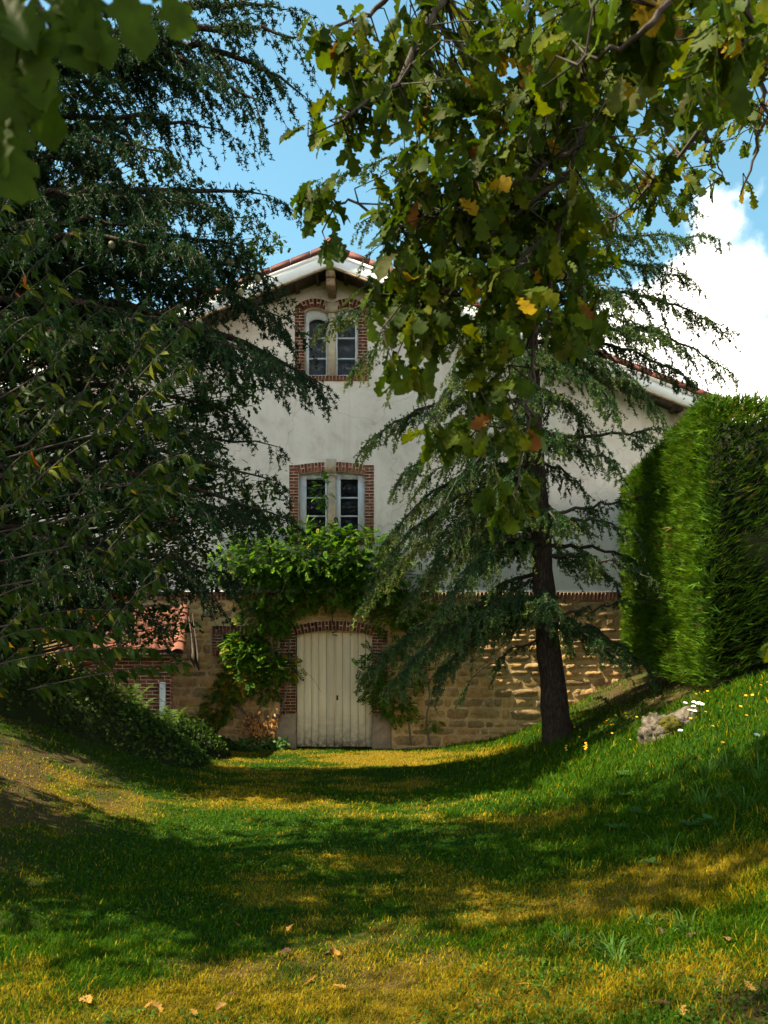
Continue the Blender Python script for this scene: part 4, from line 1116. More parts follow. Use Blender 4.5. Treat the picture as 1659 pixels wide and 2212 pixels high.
spine([h3, pt(1640, 60, 3.6), pt(1660, 250, 3.7), pt(1600, 420, 3.8)], .02, .004)
spine([pt(1560, 180, 3.6), pt(1520, 300, 3.7), pt(1560, 380, 3.7)], .009, .003)
h4 = pt(1500, -300, 1.9)
spine([fork, fork * .5 + h4 * .5 + [0, 0, .4], h4], .07, .03)
spine([h4, pt(1480, -50, 1.9), pt(1400, 60, 1.9), pt(1250, 140, 2.0)], .016, .004)
spine([h4, pt(1620, -20, 1.9), pt(1600, 120, 2.0)], .012, .004)
spine([h3, pt(1800, 100, 3.0), pt(1760, 700, 2.7), pt(1705, 1000, 2.6), pt(1672, 1408, 2.5)], .02, .003)
lp, ly, ln_, ls, lc_ = [], [], [], [], []
OAKC = np.array([(.058, .088, .003), (.032, .058, .003), (.11, .125, .003), (.28, .18, .005), (.08, .09, .018), (.15, .06, .012), (.045, .075, .012), (.13, .14, .05)])
allsp = np.concatenate(spines[1:])
tw = MB()
def oak_blob(cx, cy, rx, ry, n, y0, y1, size=.095, fromspine=True):
    k = int(n / 5.0)
    for _ in range(k):
        a = rng.random() * 6.283; r_ = math.sqrt(rng.random()); Yd = rng.uniform(y0, y1)
        c = pt(cx + rx * r_ * math.cos(a), cy + ry * r_ * math.sin(a), Yd)
        d2 = np.linalg.norm(allsp - c, axis=1); s = allsp[np.argmin(d2)]
        ax = unit(c - s + np.array([0, 0, -.12]) + rng.normal(size=3) * .08)
        if d2.min() > .05 and cy < 950:
            m1 = (s + c) / 2 + rng.normal(size=3) * .04
            tw.segs(np.stack([s, m1]), np.stack([m1, c]), np.array([.004, .003]), np.array([.003, .002]))
        m = rng.integers(4, 8)
        for q in range(m):
            yd = unit(ax * .55 + rand_unit(1)[0] * .75 + np.array([0, 0, -.45]))
            nn = unit(np.array([-.25, -.35, .75]) + rand_unit(1)[0] * .75)
            lp.append(c + ax * rng.uniform(-.09, .02) + rng.normal(size=3) * .012); ly.append(yd); ln_.append(nn); ls.append(size * rng.uniform(.6, 1.2))
            lc_.append(OAKC[rng.choice(8, p=[.33, .35, .14, .018, .05, .006, .095, .011])] * rng.uniform(.8, 1.2))
for b in [(985, 230, 190, 260, 420, 2.6, 3.4), (1150, 120, 200, 200, 300, 2.6, 3.5), (1370, 110, 300, 150, 420, 2.2, 3.4), (1180, 330, 180, 160, 260, 2.7, 3.5), (1390, 330, 170, 140, 150, 3.6, 4.2, .085), (1600, 320, 75, 130, 60, 3.6, 4.2, .085), (1560, 60, 130, 120, 150, 2.6, 3.6),
          (950, 480, 130, 120, 170, 2.6, 3.2), (1110, 500, 150, 120, 200, 2.7, 3.3), (1010, 630, 190, 100, 230, 2.6, 3.2), (860, 640, 90, 50, 50, 2.7, 3.0), (890, 770, 60, 50, 40, 2.7, 3.1), (1230, 670, 80, 80, 80, 2.8, 3.3), (1300, 520, 90, 90, 60, 3.2, 3.9, .085),
          (1060, 780, 70, 90, 60, 2.7, 3.1), (990, 950, 80, 36, 38, 2.7, 3.0), (1120, 920, 35, 60, 22, 2.8, 3.1), (1105, 1085, 50, 55, 38, 2.8, 3.1),
          (760, 180, 70, 60, 34, 2.8, 3.2), (740, 265, 75, 35, 34, 2.8, 3.1), (740, 80, 70, 40, 34, 3.0, 3.2), (690, 435, 45, 40, 34, 2.9, 3.1), (715, 520, 14, 30, 9, 2.9, 3.0), (800, 130, 80, 90, 60, 2.8, 3.2), (1360, 60, 170, 60, 50, 1.9, 2.1, .115), (1560, 80, 90, 60, 40, 1.9, 2.2, .115), (1668, 1412, 12, 12, 5, 2.5, 2.6, .08), (1672, 1000, 10, 25, 5, 2.6, 2.7, .08)]:
    oak_blob(*b)
build(tw, 'twigs', M_twig, oak, kind='stuff')
P = np.array(lp)
place_leaves(oak, P, np.array(ly), np.array(ln_), np.array(ls), np.array(lc_), OAK, M_broad, 300, OAKC)
# the rest of its crown, above and outside the picture
def crown(root, centres, n, size, cols, tpl, m, name='foliage'):
    P = []
    for (c, r_) in centres:
        k = int(n / len(centres)); d = rand_unit(k) * (rng.random((k, 1)) ** .45) * np.array(r_); P.append(np.array(c) + d)
    P = np.concatenate(P); P = P[fbm(P[:, 0] * 1.1 + P[:, 1] * .6, P[:, 2] * 1.1 + P[:, 1] * .5, 77, 3) > .42]
    k = len(P); C = np.array(cols)[rng.integers(len(cols), size=k)] * rng.uniform(.7, 1.25, (k, 1))
    w = MB(); w.scatter(tpl[0], tpl[1], P, frames(unit(rand_unit(k) + [0, 0, -.5]), unit(rand_unit(k) * .8 + [0, 0, .8]), size * rng.uniform(.7, 1.3, k)), C)
    build(w, name, m, root, True, kind='stuff')
crown(oak, [((4.6, .4, 6.3), (1.9, 2.2, 1.7)), ((3.2, -.8, 7.6), (1.8, 1.8, 1.5)), ((5.2, 1.6, 5.0), (1.2, 1.2, 1.2)), ((1.6, .6, 7.2), (1.8, 1.8, 1.2)), ((.2, -.4, 7.6), (2.0, 2.0, 1.3)), ((2.6, 2.2, 7.4), (1.6, 1.6, 1.0))], 9000, .15, OAKC[:3], SPRIG, M_broad, 'crown')

# young oak close by at the upper left: a few big leaves
ykb = np.array([-2.3, .25, float(ground(-2.3, .25)) - .05])
yoak = thing('young_oak', 'big blurred oak leaves hanging very near at the top left corner', 'tree', ykb)
w = MB(); e1 = pt(-150, -60, .95); w.tube([ykb, ykb + [.1, .1, 1.2], ykb + [.4, .3, 2.2], e1 + [-.6, -.1, .1], e1], [.07, .055, .04, .018, .009], 8); build(w, 'trunk', M_oakbark, yoak, True)
w = MB(); w.tube([e1, pt(60, -40, .95), pt(110, 60, .95)], [.007, .004, .003], 6); w.tube([e1, pt(-30, 120, .95), pt(10, 260, .95)], [.007, .004, .002], 6); w.tube([pt(60, -40, .95), pt(200, -60, .93), pt(320, -50, .93)], [.005, .003, .002], 6); build(w, 'twig', M_twig, yoak)
P, Yv, Nv, Sz, Cc = [], [], [], [], []
for dx, dy, tx, ty, s in [(110, -30, 130, 90, .125), (80, 20, 60, 120, .11), (130, 20, 190, 80, .1), (20, 60, 30, 180, .11), (50, 110, 75, 190, .10), (-10, 110, 5, 230, .12), (100, 120, 90, 200, .09), (-10, 220, 20, 320, .12), (15, 250, 10, 330, .09), (240, -60, 280, 20, .1), (200, -50, 170, 40, .1), (60, -40, 30, 60, .12), (330, -60, 350, 0, .08), (-20, 0, 20, 90, .12)]:
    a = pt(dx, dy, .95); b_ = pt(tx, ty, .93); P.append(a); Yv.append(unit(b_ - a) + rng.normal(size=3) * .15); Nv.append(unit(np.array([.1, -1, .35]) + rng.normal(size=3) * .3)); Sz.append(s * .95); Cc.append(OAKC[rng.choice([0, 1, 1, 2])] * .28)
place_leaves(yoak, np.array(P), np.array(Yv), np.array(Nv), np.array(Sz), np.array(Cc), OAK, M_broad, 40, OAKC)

crown(yoak, [((-1.75, .75, 3.75), (.85, .95, .9)), ((-2.6, .8, 4.4), (1.0, 1.1, .9)), ((-1.6, -.2, 4.6), (1.2, 1.2, .8))], 4200, .14, OAKC[:3], SPRIG, M_broad, 'crown')  # unseen leaf mass added to keep the sun off the big leaves

# ------------------------------------------------------------------ cherry at the left
rng = np.random.default_rng(41)
chb = np.array([-4.6, 6.2, float(ground(-4.6, 6.2)) - .1])
cherry = thing('cherry_tree', 'cherry tree with long drooping glossy leaves reaching in from the left edge', 'tree', chb)
w = MB(); w.tube([chb, chb + [.05, 0, 1.5], chb + [0, .05, 3.2], chb + [.1, 0, 5.2]], [.16, .13, .10, .04], 10); build(w, 'trunk', M_oakbark, cherry, True)
shoots = []
CHC = np.array([(.017, .038, .002), (.011, .028, .002), (.038, .058, .003), (.11, .12, .008), (.36, .17, .008), (.32, .08, .01), (.022, .042, .004)])
P, Yv, Nv, Sz, Cc = [], [], [], [], []
tw = MB()
def shoot(x0, y0, x1, y1, Yd, n, bright=0, wood=True, size=.105):
    a = pt(x0, y0, Yd + rng.uniform(-.15, .15)); b = pt(x1, y1, Yd + rng.uniform(-.25, .15)); mid = (a + b) / 2 + np.array([0, 0, .08]) + rng.normal(size=3) * .03
    B = bez(a, mid, b, 8)
    if wood:
        w = MB(); w.tube(B, np.linspace(.006, .0025, 8), 6); build(w, 'branch', M_twig, cherry, True)
    else: tw.segs(B[:-1], B[1:], .004, .003)
    t = np.gradient(B, axis=0)
    for k in range(n):
        u = (k + rng.random()) / n * 7; i0 = min(int(u), 6); f = u - i0; p = B[i0] * (1 - f) + B[i0 + 1] * f; tg = unit(t[i0])
        d = unit(tg * .5 + rand_unit(1)[0] * .55 + np.array([0, -.1, -.75]))
        P.append(p); Yv.append(d); Nv.append(unit(np.array([-.3, -.55, .6]) + rand_unit(1)[0] * .6)); Sz.append(size * rng.uniform(.65, 1.2))
        pr = [.3, .3, .12 + bright * .12, .03 + bright * .15, .006, .003, .18]; pr = np.array(pr) / sum(pr)  # bright shoots take more pale leaves, sunlight put into the leaf colour
        Cc.append(CHC[rng.choice(7, p=pr)] * rng.uniform(.85, 1.2))
for s_ in [(-10, 480, 78, 285, 5.6, 22, 1), (-20, 560, 120, 470, 5.4, 22, 1), (-30, 700, 110, 590, 5.3, 24, 0), (150, 900, 320, 640, 5.5, 24, 1), (230, 870, 330, 700, 5.3, 26, 1), (200, 940, 430, 690, 5.1, 34, 1), (250, 930, 400, 800, 5.0, 30, 1), (30, 1090, 270, 915, 4.9, 40, 1), (-20, 1060, 90, 980, 5.0, 20, 1),
           (240, 960, 400, 870, 5.2, 24, 0), (270, 1060, 410, 980, 5.1, 24, 0), (150, 1180, 250, 1090, 5.0, 20, 0), (270, 1100, 360, 1050, 5.3, 20, 0), (200, 1230, 330, 1150, 5.1, 22, 0), (0, 860, 150, 760, 5.3, 28, 0), (0, 780, 130, 680, 5.2, 28, 0), (60, 960, 200, 880, 5.4, 26, 0),
           (-20, 1440, 330, 1400, 4.9, 46, 0), (0, 1380, 200, 1370, 4.7, 34, 0), (60, 1490, 400, 1430, 5.1, 40, 0), (-20, 1300, 160, 1260, 5.0, 24, 0), (-30, 1200, 120, 1130, 5.0, 26, 0), (20, 1350, 260, 1320, 5.2, 26, 0), (330, 1040, 440, 990, 5.5, 16, 0)]:
    shoot(*s_)
    s2 = list(s_); 
    a0 = pt(s_[0], s_[1], s_[4]); st0 = chb + np.array([.05, 0, max(.6, min(4.8, a0[2] - .5 - chb[2]))])
    if s_[0] < 40 or rng.random() < .5: tw.segs(np.stack([st0, (st0 + a0) / 2 + [0, 0, .1]]), np.stack([(st0 + a0) / 2 + [0, 0, .1], a0]), np.array([.010, .008]), np.array([.008, .006]))
for k in range(100):
    x = rng.uniform(-60, 400); y = rng.uniform(330, 1480)
    lim_ = 130 + 290 * np.clip((y - 450) / 300, 0, 1) - 60 * np.clip((y - 1150) / 200, 0, 1)
    if x > lim_: continue
    shoot(x - 60, y + 60, x + 40, y - 40, rng.uniform(4.9, 6.6), 17, 0, False, .1)
build(tw, 'twigs', M_twig, cherry, kind='stuff')
place_leaves(cherry, np.array(P), np.array(Yv), np.array(Nv), np.array(Sz), np.array(Cc), LAN, M_cherry, 300, CHC)
crown(cherry, [((-5.4, 6.0, 4.2), (1.2, 1.4, 1.4))], 2500, .12, CHC[:3], LAN[0], M_cherry, 'crown')

# ------------------------------------------------------------------ turkey oak between the big cedar and the house
rng = np.random.default_rng(53)
tkb = np.array([-6.2, 12.1, float(ground(-6.2, 12.1)) - .1])
tko = thing('turkey_oak', 'dark small-leaved oak behind the big cedar, its sprays seen against the plaster and sky', 'tree', tkb)
w = MB(); w.tube([tkb, tkb + [.1, 0, 2], tkb + [.3, -.1, 5], tkb + [.5, 0, 8.3]], [.17, .14, .10, .03], 9); build(w, 'trunk', M_oakbark, tko, True)
P = []; tw = MB()
for (cx, cy, rx, ry, n) in [(585, 520, 45, 30, 90), (545, 570, 40, 30, 90), (500, 600, 60, 50, 180), (515, 850, 60, 40, 260), (470, 900, 60, 70, 350), (560, 1120, 70, 40, 260), (480, 1060, 90, 80, 420), (430, 980, 70, 90, 380), (600, 1080, 40, 50, 120), (380, 1000, 110, 120, 500), (300, 1200, 170, 120, 900), (350, 1130, 110, 90, 500), (150, 1250, 150, 100, 700), (330, 1340, 80, 50, 260), (200, 1330, 120, 50, 350), (420, 1200, 60, 80, 300), (100, 800, 140, 140, 600), (250, 780, 140, 120, 500), (120, 520, 130, 130, 900), (280, 400, 120, 140, 800), (160, 680, 150, 110, 800), (340, 640, 120, 100, 600), (120, 300, 120, 120, 700), (240, 1060, 160, 120, 700), (90, 1000, 110, 140, 600), (410, 1370, 30, 60, 60)]:
    for k in range(n // 9):
        a = rng.random() * 6.283; r_ = math.sqrt(rng.random()); Yd = rng.uniform(11.4, 12.5) if cx > 350 else rng.uniform(11.0, 12.6)
        if cy > 1300: Yd = rng.uniform(11.8, 12.5)
        c = pt(cx + rx * r_ * math.cos(a), cy + ry * r_ * math.sin(a), Yd)
        if c[2] < .4: continue
        root_ = np.array([tkb[0] + .25, tkb[1], np.clip(c[2] - .6, 1.0, 8.0)])
        d = unit(c - root_ + rng.normal(size=3) * .3); s = c - d * rng.uniform(.25, .5)
        tw.segs(s[None], c[None], .006, .002)
        if rng.random() < .35: tw.segs(root_[None], s[None], .02, .006)
        for q in range(9): P.append(c - d * rng.uniform(0, .3) + rng.normal(size=3) * .05)
P = np.array(P); k = len(P)
C = np.array([(.014, .036, .004), (.026, .056, .006), (.045, .08, .008), (.010, .026, .004)])[rng.integers(4, size=k)] * rng.uniform(.8, 1.25, (k, 1))
w = MB(); w.scatter(SPRIG[0], SPRIG[1], P, frames(unit(rand_unit(k) + [0, 0, -.4]), unit(rand_unit(k) + [-.2, -.3, .7]), .095 * rng.uniform(.7, 1.3, k)), C)
build(w, 'foliage', M_broad, tko, True, kind='stuff'); build(tw, 'twigs', M_twig, tko, kind='stuff')

# ------------------------------------------------------------------ clipped hedge at the right
rng = np.random.default_rng(61)
HA = np.array([4.2, 10.5]); HB = np.array([4.72, 15.7]); HC = np.array([8.8, 10.9]); HD = np.array([9.0, 15.9])
hedge = thing('conifer_hedge', 'tall clipped bright green conifer hedge block at the right edge', 'hedge', (6.6, 13, float(ground(6.6, 13))))
ZTOP = 5.32
def zb_(p): return np.maximum(ground(p[..., 0], p[..., 1]) + .12, 1.42 + .09 * np.clip(p[..., 1] - 10.5, 0, 6))
w = MB(); q = .22
cen = (HA + HB + HC + HD) / 4
cor_ = [c + unit(cen - c) * q * 2.6 for c in (HA, HC, HD, HB)]
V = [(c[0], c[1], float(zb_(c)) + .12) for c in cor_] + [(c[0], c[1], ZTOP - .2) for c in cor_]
w.add(V, BOXF, col=(.004, .006, .002)); build(w, 'shade_core', M_hedge, hedge)  # near-black core, painted in place of the shade between the sprays
P, Nn, Up = [], [], []
def face(a, b, n, out, lean):
    t = rng.random(n); p = a[None] * (1 - t[:, None]) + b[None] * t[:, None]
    zl = zb_(p); z = zl + (ZTOP - zl) * rng.random(n)
    o = np.array([out[0], out[1], 0.0])
    bulge = .16 * (fbm(t * 9, z * 2.2, 5) - .5) + .05 * (vnoise(t * 30, z * 8, 8) - .5)
    edge = np.minimum(np.clip((ZTOP - z) / .25, 0, 1), 1) - 1
    vv = np.concatenate([p, z[:, None]], 1) + o * (bulge + .05 * edge - rng.random(n) ** 2 * .2)[:, None]
    P.append(vv); Nn.append(np.repeat(o[None], n, 0)); Up.append(unit(np.array(lean)[None] + rng.normal(size=(n, 3)) * .28))
nl = unit(np.array([-(HB - HA)[1], (HB - HA)[0]])); nf = unit(np.array([(HC - HA)[1], -(HC - HA)[0]]))
face(HA, HB, 21000, nl, (-.85, -.2, .35)); face(HA, HC, 14000, nf, (.75, -.35, .5)); face(HB, HD, 2500, -nf, (0, .8, .5)); face(HC, HD, 2500, -nl, (.8, 0, .5))
n = 15000; u_, v_ = rng.random((2, n, 1)); p = (HA * (1 - u_) + HB * u_) * (1 - v_) + (HC * (1 - u_) + HD * u_) * v_
P.append(np.concatenate([p, np.full((n, 1), ZTOP - .06) + .10 * (fbm(p[:, :1] * 2.5, p[:, 1:] * 2.5, 9) - .5) + rng.random((n, 1)) * .05], 1)); Nn.append(np.repeat([[0, 0, 1.0]], n, 0)); Up.append(unit(np.array([[.1, -.15, 1.0]]) + rng.normal(size=(n, 3)) * .4))
P = np.concatenate(P); Nn = np.concatenate(Nn); Up = np.concatenate(Up); k = len(P)
SPR = (np.array([(-.09, 0, 0), (.09, 0, 0), (0, 1, .02), (-.05, .2, 0), (.05, .34, 0), (-.36, .74, .05), (-.05, .35, 0), (.05, .5, 0), (.36, .86, -.04)]), [np.array([[0, 1, 2], [3, 4, 5], [6, 7, 8]])])
cn = fbm(P[:, 0] * 2 + P[:, 1] * 2, P[:, 2] * 1.5, 15)[:, None]
C = np.array([.036, .095, .005]) * (1 - cn) + np.array([.085, .17, .008]) * cn
C = C * rng.uniform(.45, 1.35, (k, 1)); old = rng.random(k) < .03; C[old] = np.array([.15, .10, .03])
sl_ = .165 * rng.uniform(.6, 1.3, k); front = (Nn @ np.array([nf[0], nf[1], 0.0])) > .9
Nn = Nn + rand_unit(k) * .35; Nn[front] = np.array([.35, -.45, -.55]) + rand_unit(front.sum()) * .45; C[front] *= .8  # front sprays tilted and darkened, that side's shade put into their colour
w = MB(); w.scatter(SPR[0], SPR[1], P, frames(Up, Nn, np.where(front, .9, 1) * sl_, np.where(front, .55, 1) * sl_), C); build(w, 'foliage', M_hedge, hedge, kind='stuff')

# ------------------------------------------------------------------ vine over the door
rng = np.random.default_rng(67)
vb = np.array([-2.55, FAC - .25, 0])
vine = thing('wisteria_vine', 'wisteria with feathery light green leaves trained along the wall above the door', 'vine', vb)
w = MB()
YV = FAC - .18
stems = [[(-2.55, YV, -.1), (-2.75, YV - .05, .5), (-2.45, YV - .1, 1.0), (-2.2, YV - .1, 1.7), (-2.35, YV - .12, 2.6), (-2.6, YV - .15, 3.4), (-1.5, YV - .2, 3.7), (.3, YV - .2, 3.6), (1.5, YV - .2, 3.5)],
         [(.55, YV, .1), (.5, YV - .05, .7), (.35, YV - .1, 1.4), (.5, YV - .12, 2.3), (.7, YV - .15, 3.3), (1.4, YV - .2, 3.6)],
         [(.95, YV, .1), (.85, YV - .05, .6), (.95, YV - .08, 1.2), (.75, YV - .1, 2.0), (.9, YV - .1, 3.0)],
         [(-2.6, YV, .6), (-3.2, YV - .08, 1.0), (-3.5, YV - .12, 1.15)], [(-2.3, YV, .3), (-2.0, YV - .1, 1.1), (-1.9, YV - .1, 1.9), (-2.1, YV - .15, 3.0)], [(-2.75, YV - .05, .45), (-2.9, YV - .15, .95), (-2.2, YV - .2, 1.35)]]
for s_ in stems:
    P_ = np.array(s_); n = 26; t = np.linspace(0, 1, n); ti = np.linspace(0, 1, len(P_)); Q = np.stack([np.interp(t, ti, P_[:, q]) for q in range(3)], 1)
    for _ in range(2): Q[1:-1] = (Q[:-2] + 2 * Q[1:-1] + Q[2:]) / 4
    Q[1:-1] += rng.normal(size=(n - 2, 3)) * .012
    w = MB(); w.tube(Q, np.linspace(.024, .008, n), 7); build(w, 'stem', M_stem, vine, True)
w = MB()
for (a, b, c) in [((-1.95, YV - .5, 3.85), (-1.8, YV - .7, 3.3), (-2.3, YV - .5, 2.85)), ((-.75, YV - .4, 2.6), (-.75, YV - .5, 3.1), (.05, YV - .5, 2.95)), ((.35, YV - .5, 2.5), (.3, YV - .6, 2.85), (.9, YV - .5, 3.05)), ((-1.75, YV - .3, 1.62), (-1.5, YV - .4, 1.68), (-1.28, YV - .25, 1.2))]:
    w.tube(bez(np.array(a), np.array(b), np.array(c), 10), .0035, 5)
build(w, 'tendril', M_stem, vine)
# compound leaf: a rachis with opposite leaflets
def compound(n, seed):
    r = np.random.default_rng(seed); V = []; F4 = []; 
    def lf(o, d, s):
        d = unit(d); x = unit(np.cross(d, [0, 0, 1.0])) * .3 * s; k = len(V)
        V.extend([o, o + d * s * .45 - x + [0, 0, .03 * s], o + d * s, o + d * s * .45 + x + [0, 0, .03 * s]]); F4.append([k, k + 1, k + 2, k + 3][::-1])
    for k in range(n):
        y = .25 + .7 * k / (n - 1); z = -.35 * y * y
        for sg in (-1, 1): lf(np.array([0, y, z]), np.array([sg * .9, .55, -.35 + r.uniform(-.2, .2)]), .36 * r.uniform(.8, 1.1) * (1 - .25 * abs(k / (n - 1) - .5)))
    lf(np.array([0, .95, -.33]), np.array([0, 1, -.5]), .36)
    k = len(V); V.extend([np.array([-.008, 0, 0]), np.array([.008, 0, 0]), np.array([.006, .95, -.33]), np.array([-.006, .95, -.33])]); F4.append([k, k + 1, k + 2, k + 3])
    return np.array(V), [np.array(F4)]
CMP = [compound(5, 1), compound(6, 2), compound(5, 3)]
P, Yv, Nv, Sz, Cc = [], [], [], [], []
VC = np.array([(.065, .15, .010), (.04, .105, .008), (.115, .225, .013), (.03, .07, .008), (.24, .23, .02), (.32, .17, .03)])
def vblob(cx, cy, rx, ry, n, d0, d1, yellow=0.02, size=.175):
    n = int(n * 1.6)
    for k in range(n):
        a = rng.random() * 6.283; r_ = math.sqrt(rng.random())
        dd = d0 + (d1 - d0) * rng.random() * math.sqrt(max(0, 1 - r_ * r_ * .8))
        c = pt(cx + rx * r_ * math.cos(a), cy + ry * r_ * math.sin(a), FAC - dd)
        if c[2] < .05: continue
        P.append(c); Yv.append(unit(np.array([math.cos(a) * .5 - .1, -.7, -.1 + .3 * math.sin(-a)]) + rng.normal(size=3) * .45)); Nv.append(unit(np.array([-.2, -.35, .85]) + rng.normal(size=3) * .3)); Sz.append(size * rng.uniform(.65, 1.2))
        pr = np.array([.34, .27, .2, .15, yellow, yellow * .15]); pr /= pr.sum(); Cc.append(VC[rng.choice(6, p=pr)] * rng.uniform(.8, 1.2))
for b in [(545, 1220, 100, 50, 330, .1, .8), (650, 1205, 140, 55, 440, .1, .9), (755, 1200, 125, 58, 420, .1, .9), (690, 1145, 70, 22, 70, .1, .6), (600, 1275, 100, 50, 300, .1, .7), (720, 1265, 120, 45, 330, .1, .7), (800, 1250, 80, 60, 260, .1, .8), (540, 1160, 40, 25, 60, .1, .5), (695, 1060, 20, 32, 24, .15, .3),
          (580, 1330, 60, 35, 120, .1, .55), (600, 1345, 30, 25, 60, .1, .5), (880, 1290, 70, 60, 150, .1, .6), (850, 1330, 60, 40, 90, .1, .5),
          (530, 1390, 45, 25, 110, .1, .4), (545, 1420, 60, 30, 130, .1, .45), (590, 1440, 45, 30, 120, .1, .45, .12), (530, 1465, 55, 25, 120, .1, .45, .3), (500, 1490, 40, 22, 80, .1, .4, .9), (465, 1530, 28, 32, 60, .1, .35, .7), (570, 1490, 30, 18, 30, .1, .3, .2), (470, 1545, 15, 15, 16, .1, .3, .5),
          (800, 1440, 25, 40, 45, .1, .35), (830, 1500, 45, 35, 75, .1, .4), (860, 1530, 35, 25, 40, .1, .35), (640, 1445, 14, 12, 8, .15, .3, 1.0), (930, 1560, 20, 15, 14, .1, .25), (805, 1490, 20, 20, 16, .1, .3), (870, 1450, 50, 40, 60, .1, .4)]:
    vblob(*b)
place_leaves(vine, np.array(P), np.array(Yv), np.array(Nv), np.array(Sz), np.array(Cc), CMP, M_broad, 300, VC)

# withered bush beside the door
rng = np.random.default_rng(71)
db = np.array([fx(263), FAC - .45, float(ground(fx(263), FAC - .45))])
dry = thing('withered_bush', 'withered shrub with papery orange-brown leaves beside the left door block', 'shrub', db)
w = MB(); P = []
for k in range(40):
    e = db + np.array([rng.uniform(-.55, .5), rng.uniform(-.2, .15), rng.uniform(.35, .85)]); s0 = db + np.array([rng.uniform(-.25, .25), rng.uniform(-.08, .08), 0])
    B = bez(s0, (s0 + e) / 2 + rng.normal(size=3) * .06, e, 6); w.segs(B[:-1], B[1:], .005, .004)
    for q in range(11): u = rng.uniform(.3, 1) * 5; i0 = min(int(u), 4); P.append(B[i0] * (1 - u + i0) + B[i0 + 1] * (u - i0) + rng.normal(size=3) * .02)
build(w, 'stems', M_twig, dry)
P = np.array(P); k = len(P); w = MB(); w.scatter(OVAL[0], OVAL[1], P, frames(unit(rand_unit(k) * .6 + [0, -.1, -.8]), unit(rand_unit(k) + [-.3, -.6, .3]), .07 * rng.uniform(.6, 1.2, k)), np.array([(.60, .30, .10), (.48, .20, .06), (.66, .40, .18)])[rng.integers(3, size=k)])
build(w, 'leaves', M_broad, dry, kind='stuff')

DIA = (np.array([(0, 0, 0), (.3, .4, .06), (0, 1, -.06), (-.3, .4, .06)]), [np.array([[0, 1, 2, 3]])])
# ivy mound and undergrowth before the shed
rng = np.random.default_rng(73)
def mound_z(X, Y):
    h_ = 0
    for (cx, cy, rx, ry, hh) in [(-5.1, 12.5, 2.0, 1.3, .85), (-3.75, 12.6, 1.0, 1.15, .42), (-6.5, 11.6, 1.8, 1.6, 1.5), (-3.75, 14.3, .95, 1.2, .6), (-3.6, 15.6, .8, .6, .3)]:
        h_ = np.maximum(h_, hh * (.6 + .8 * fbm(np.asarray(X) * 1.5, np.asarray(Y) * 1.5, 97, 3)) * np.clip(1 - ((X - cx) / rx) ** 2 - ((Y - cy) / ry) ** 2, 0, 1) ** .6)
    return h_
n = 40000; X = rng.uniform(-8, -1.9, n); Y = rng.uniform(10.2, 16.3, n); h_ = mound_z(X, Y); k_ = (h_ > .03) & (rng.random(n) < .8) & ~((X < -3.55 - .2 * (Y - 14.3)) & (Y > 14.5)); X, Y, h_ = X[k_], Y[k_], h_[k_]
Z = ground(X, Y) + h_ * (.85 + .35 * fbm(X * 2, Y * 2, 91)) * rng.uniform(.8, 1.05, len(X))
P = np.stack([X, Y, Z], 1); k = len(P)
ivy = thing('ivy_mound', 'low dark mound of ivy and creepers spreading before the brick shed', 'ivy', (-4.2, 12.6, float(ground(-4.2, 12.6))))
gx, gy = np.meshgrid(np.arange(-8, -1.85, .15), np.arange(10.2, 16.3, .15)); gh = mound_z(gx, gy)
kk = gx.shape[1]; i = np.arange(gx.shape[0] - 1)[:, None] * kk + np.arange(kk - 1)[None]; F = np.stack([i, i + 1, i + kk + 1, i + kk], -1).reshape(-1, 4)
inside = (gh.ravel() > .02) & ~((gx.ravel() < -3.55 - .2 * (gy.ravel() - 14.3)) & (gy.ravel() > 14.5)); F = F[inside[F].any(1)]; gh = np.where(gh > .02, gh, -.12)
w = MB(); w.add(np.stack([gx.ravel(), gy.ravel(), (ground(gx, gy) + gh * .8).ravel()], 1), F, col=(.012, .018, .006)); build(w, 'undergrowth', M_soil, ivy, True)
C = np.array([(.014, .034, .006), (.026, .058, .008), (.05, .095, .014), (.035, .06, .01)])[rng.integers(4, size=k)] * rng.uniform(.75, 1.25, (k, 1))
w = MB(); w.scatter(DIA[0], DIA[1], P, frames(unit(rand_unit(k) + [0, -.4, -.2]), unit(rand_unit(k) * .8 + [-.1, -.5, .7]), .075 * rng.uniform(.6, 1.3, k)), C); build(w, 'foliage', M_cherry, ivy, True, kind='stuff')
# broad-leaved creeper at the foot of the wall
P = []; 
for k in range(420): P.append([rng.uniform(-3.1, -1.95), rng.uniform(FAC - .75, FAC - .25), 0])
P = np.array(P); P[:, 2] = ground(P[:, 0], P[:, 1]) + .22 * rng.random(len(P)) * np.clip((P[:, 0] + 3.2) * 2, .2, 1); k = len(P)
cr = thing('ground_creeper', 'broad glossy green creeper leaves at the foot of the withered shrub', 'plant', (-2.5, FAC - .5, 0))
w = MB(); w.scatter(OVAL[0], OVAL[1], P, frames(unit(rand_unit(k) + [0, -.6, .2]), unit(rand_unit(k) * .6 + [-.1, -.6, .7]), .10 * rng.uniform(.6, 1.2, k)), np.array([(.05, .12, .03), (.08, .15, .04)])[rng.integers(2, size=k)]); build(w, 'foliage', M_cherry, cr, True, kind='stuff')

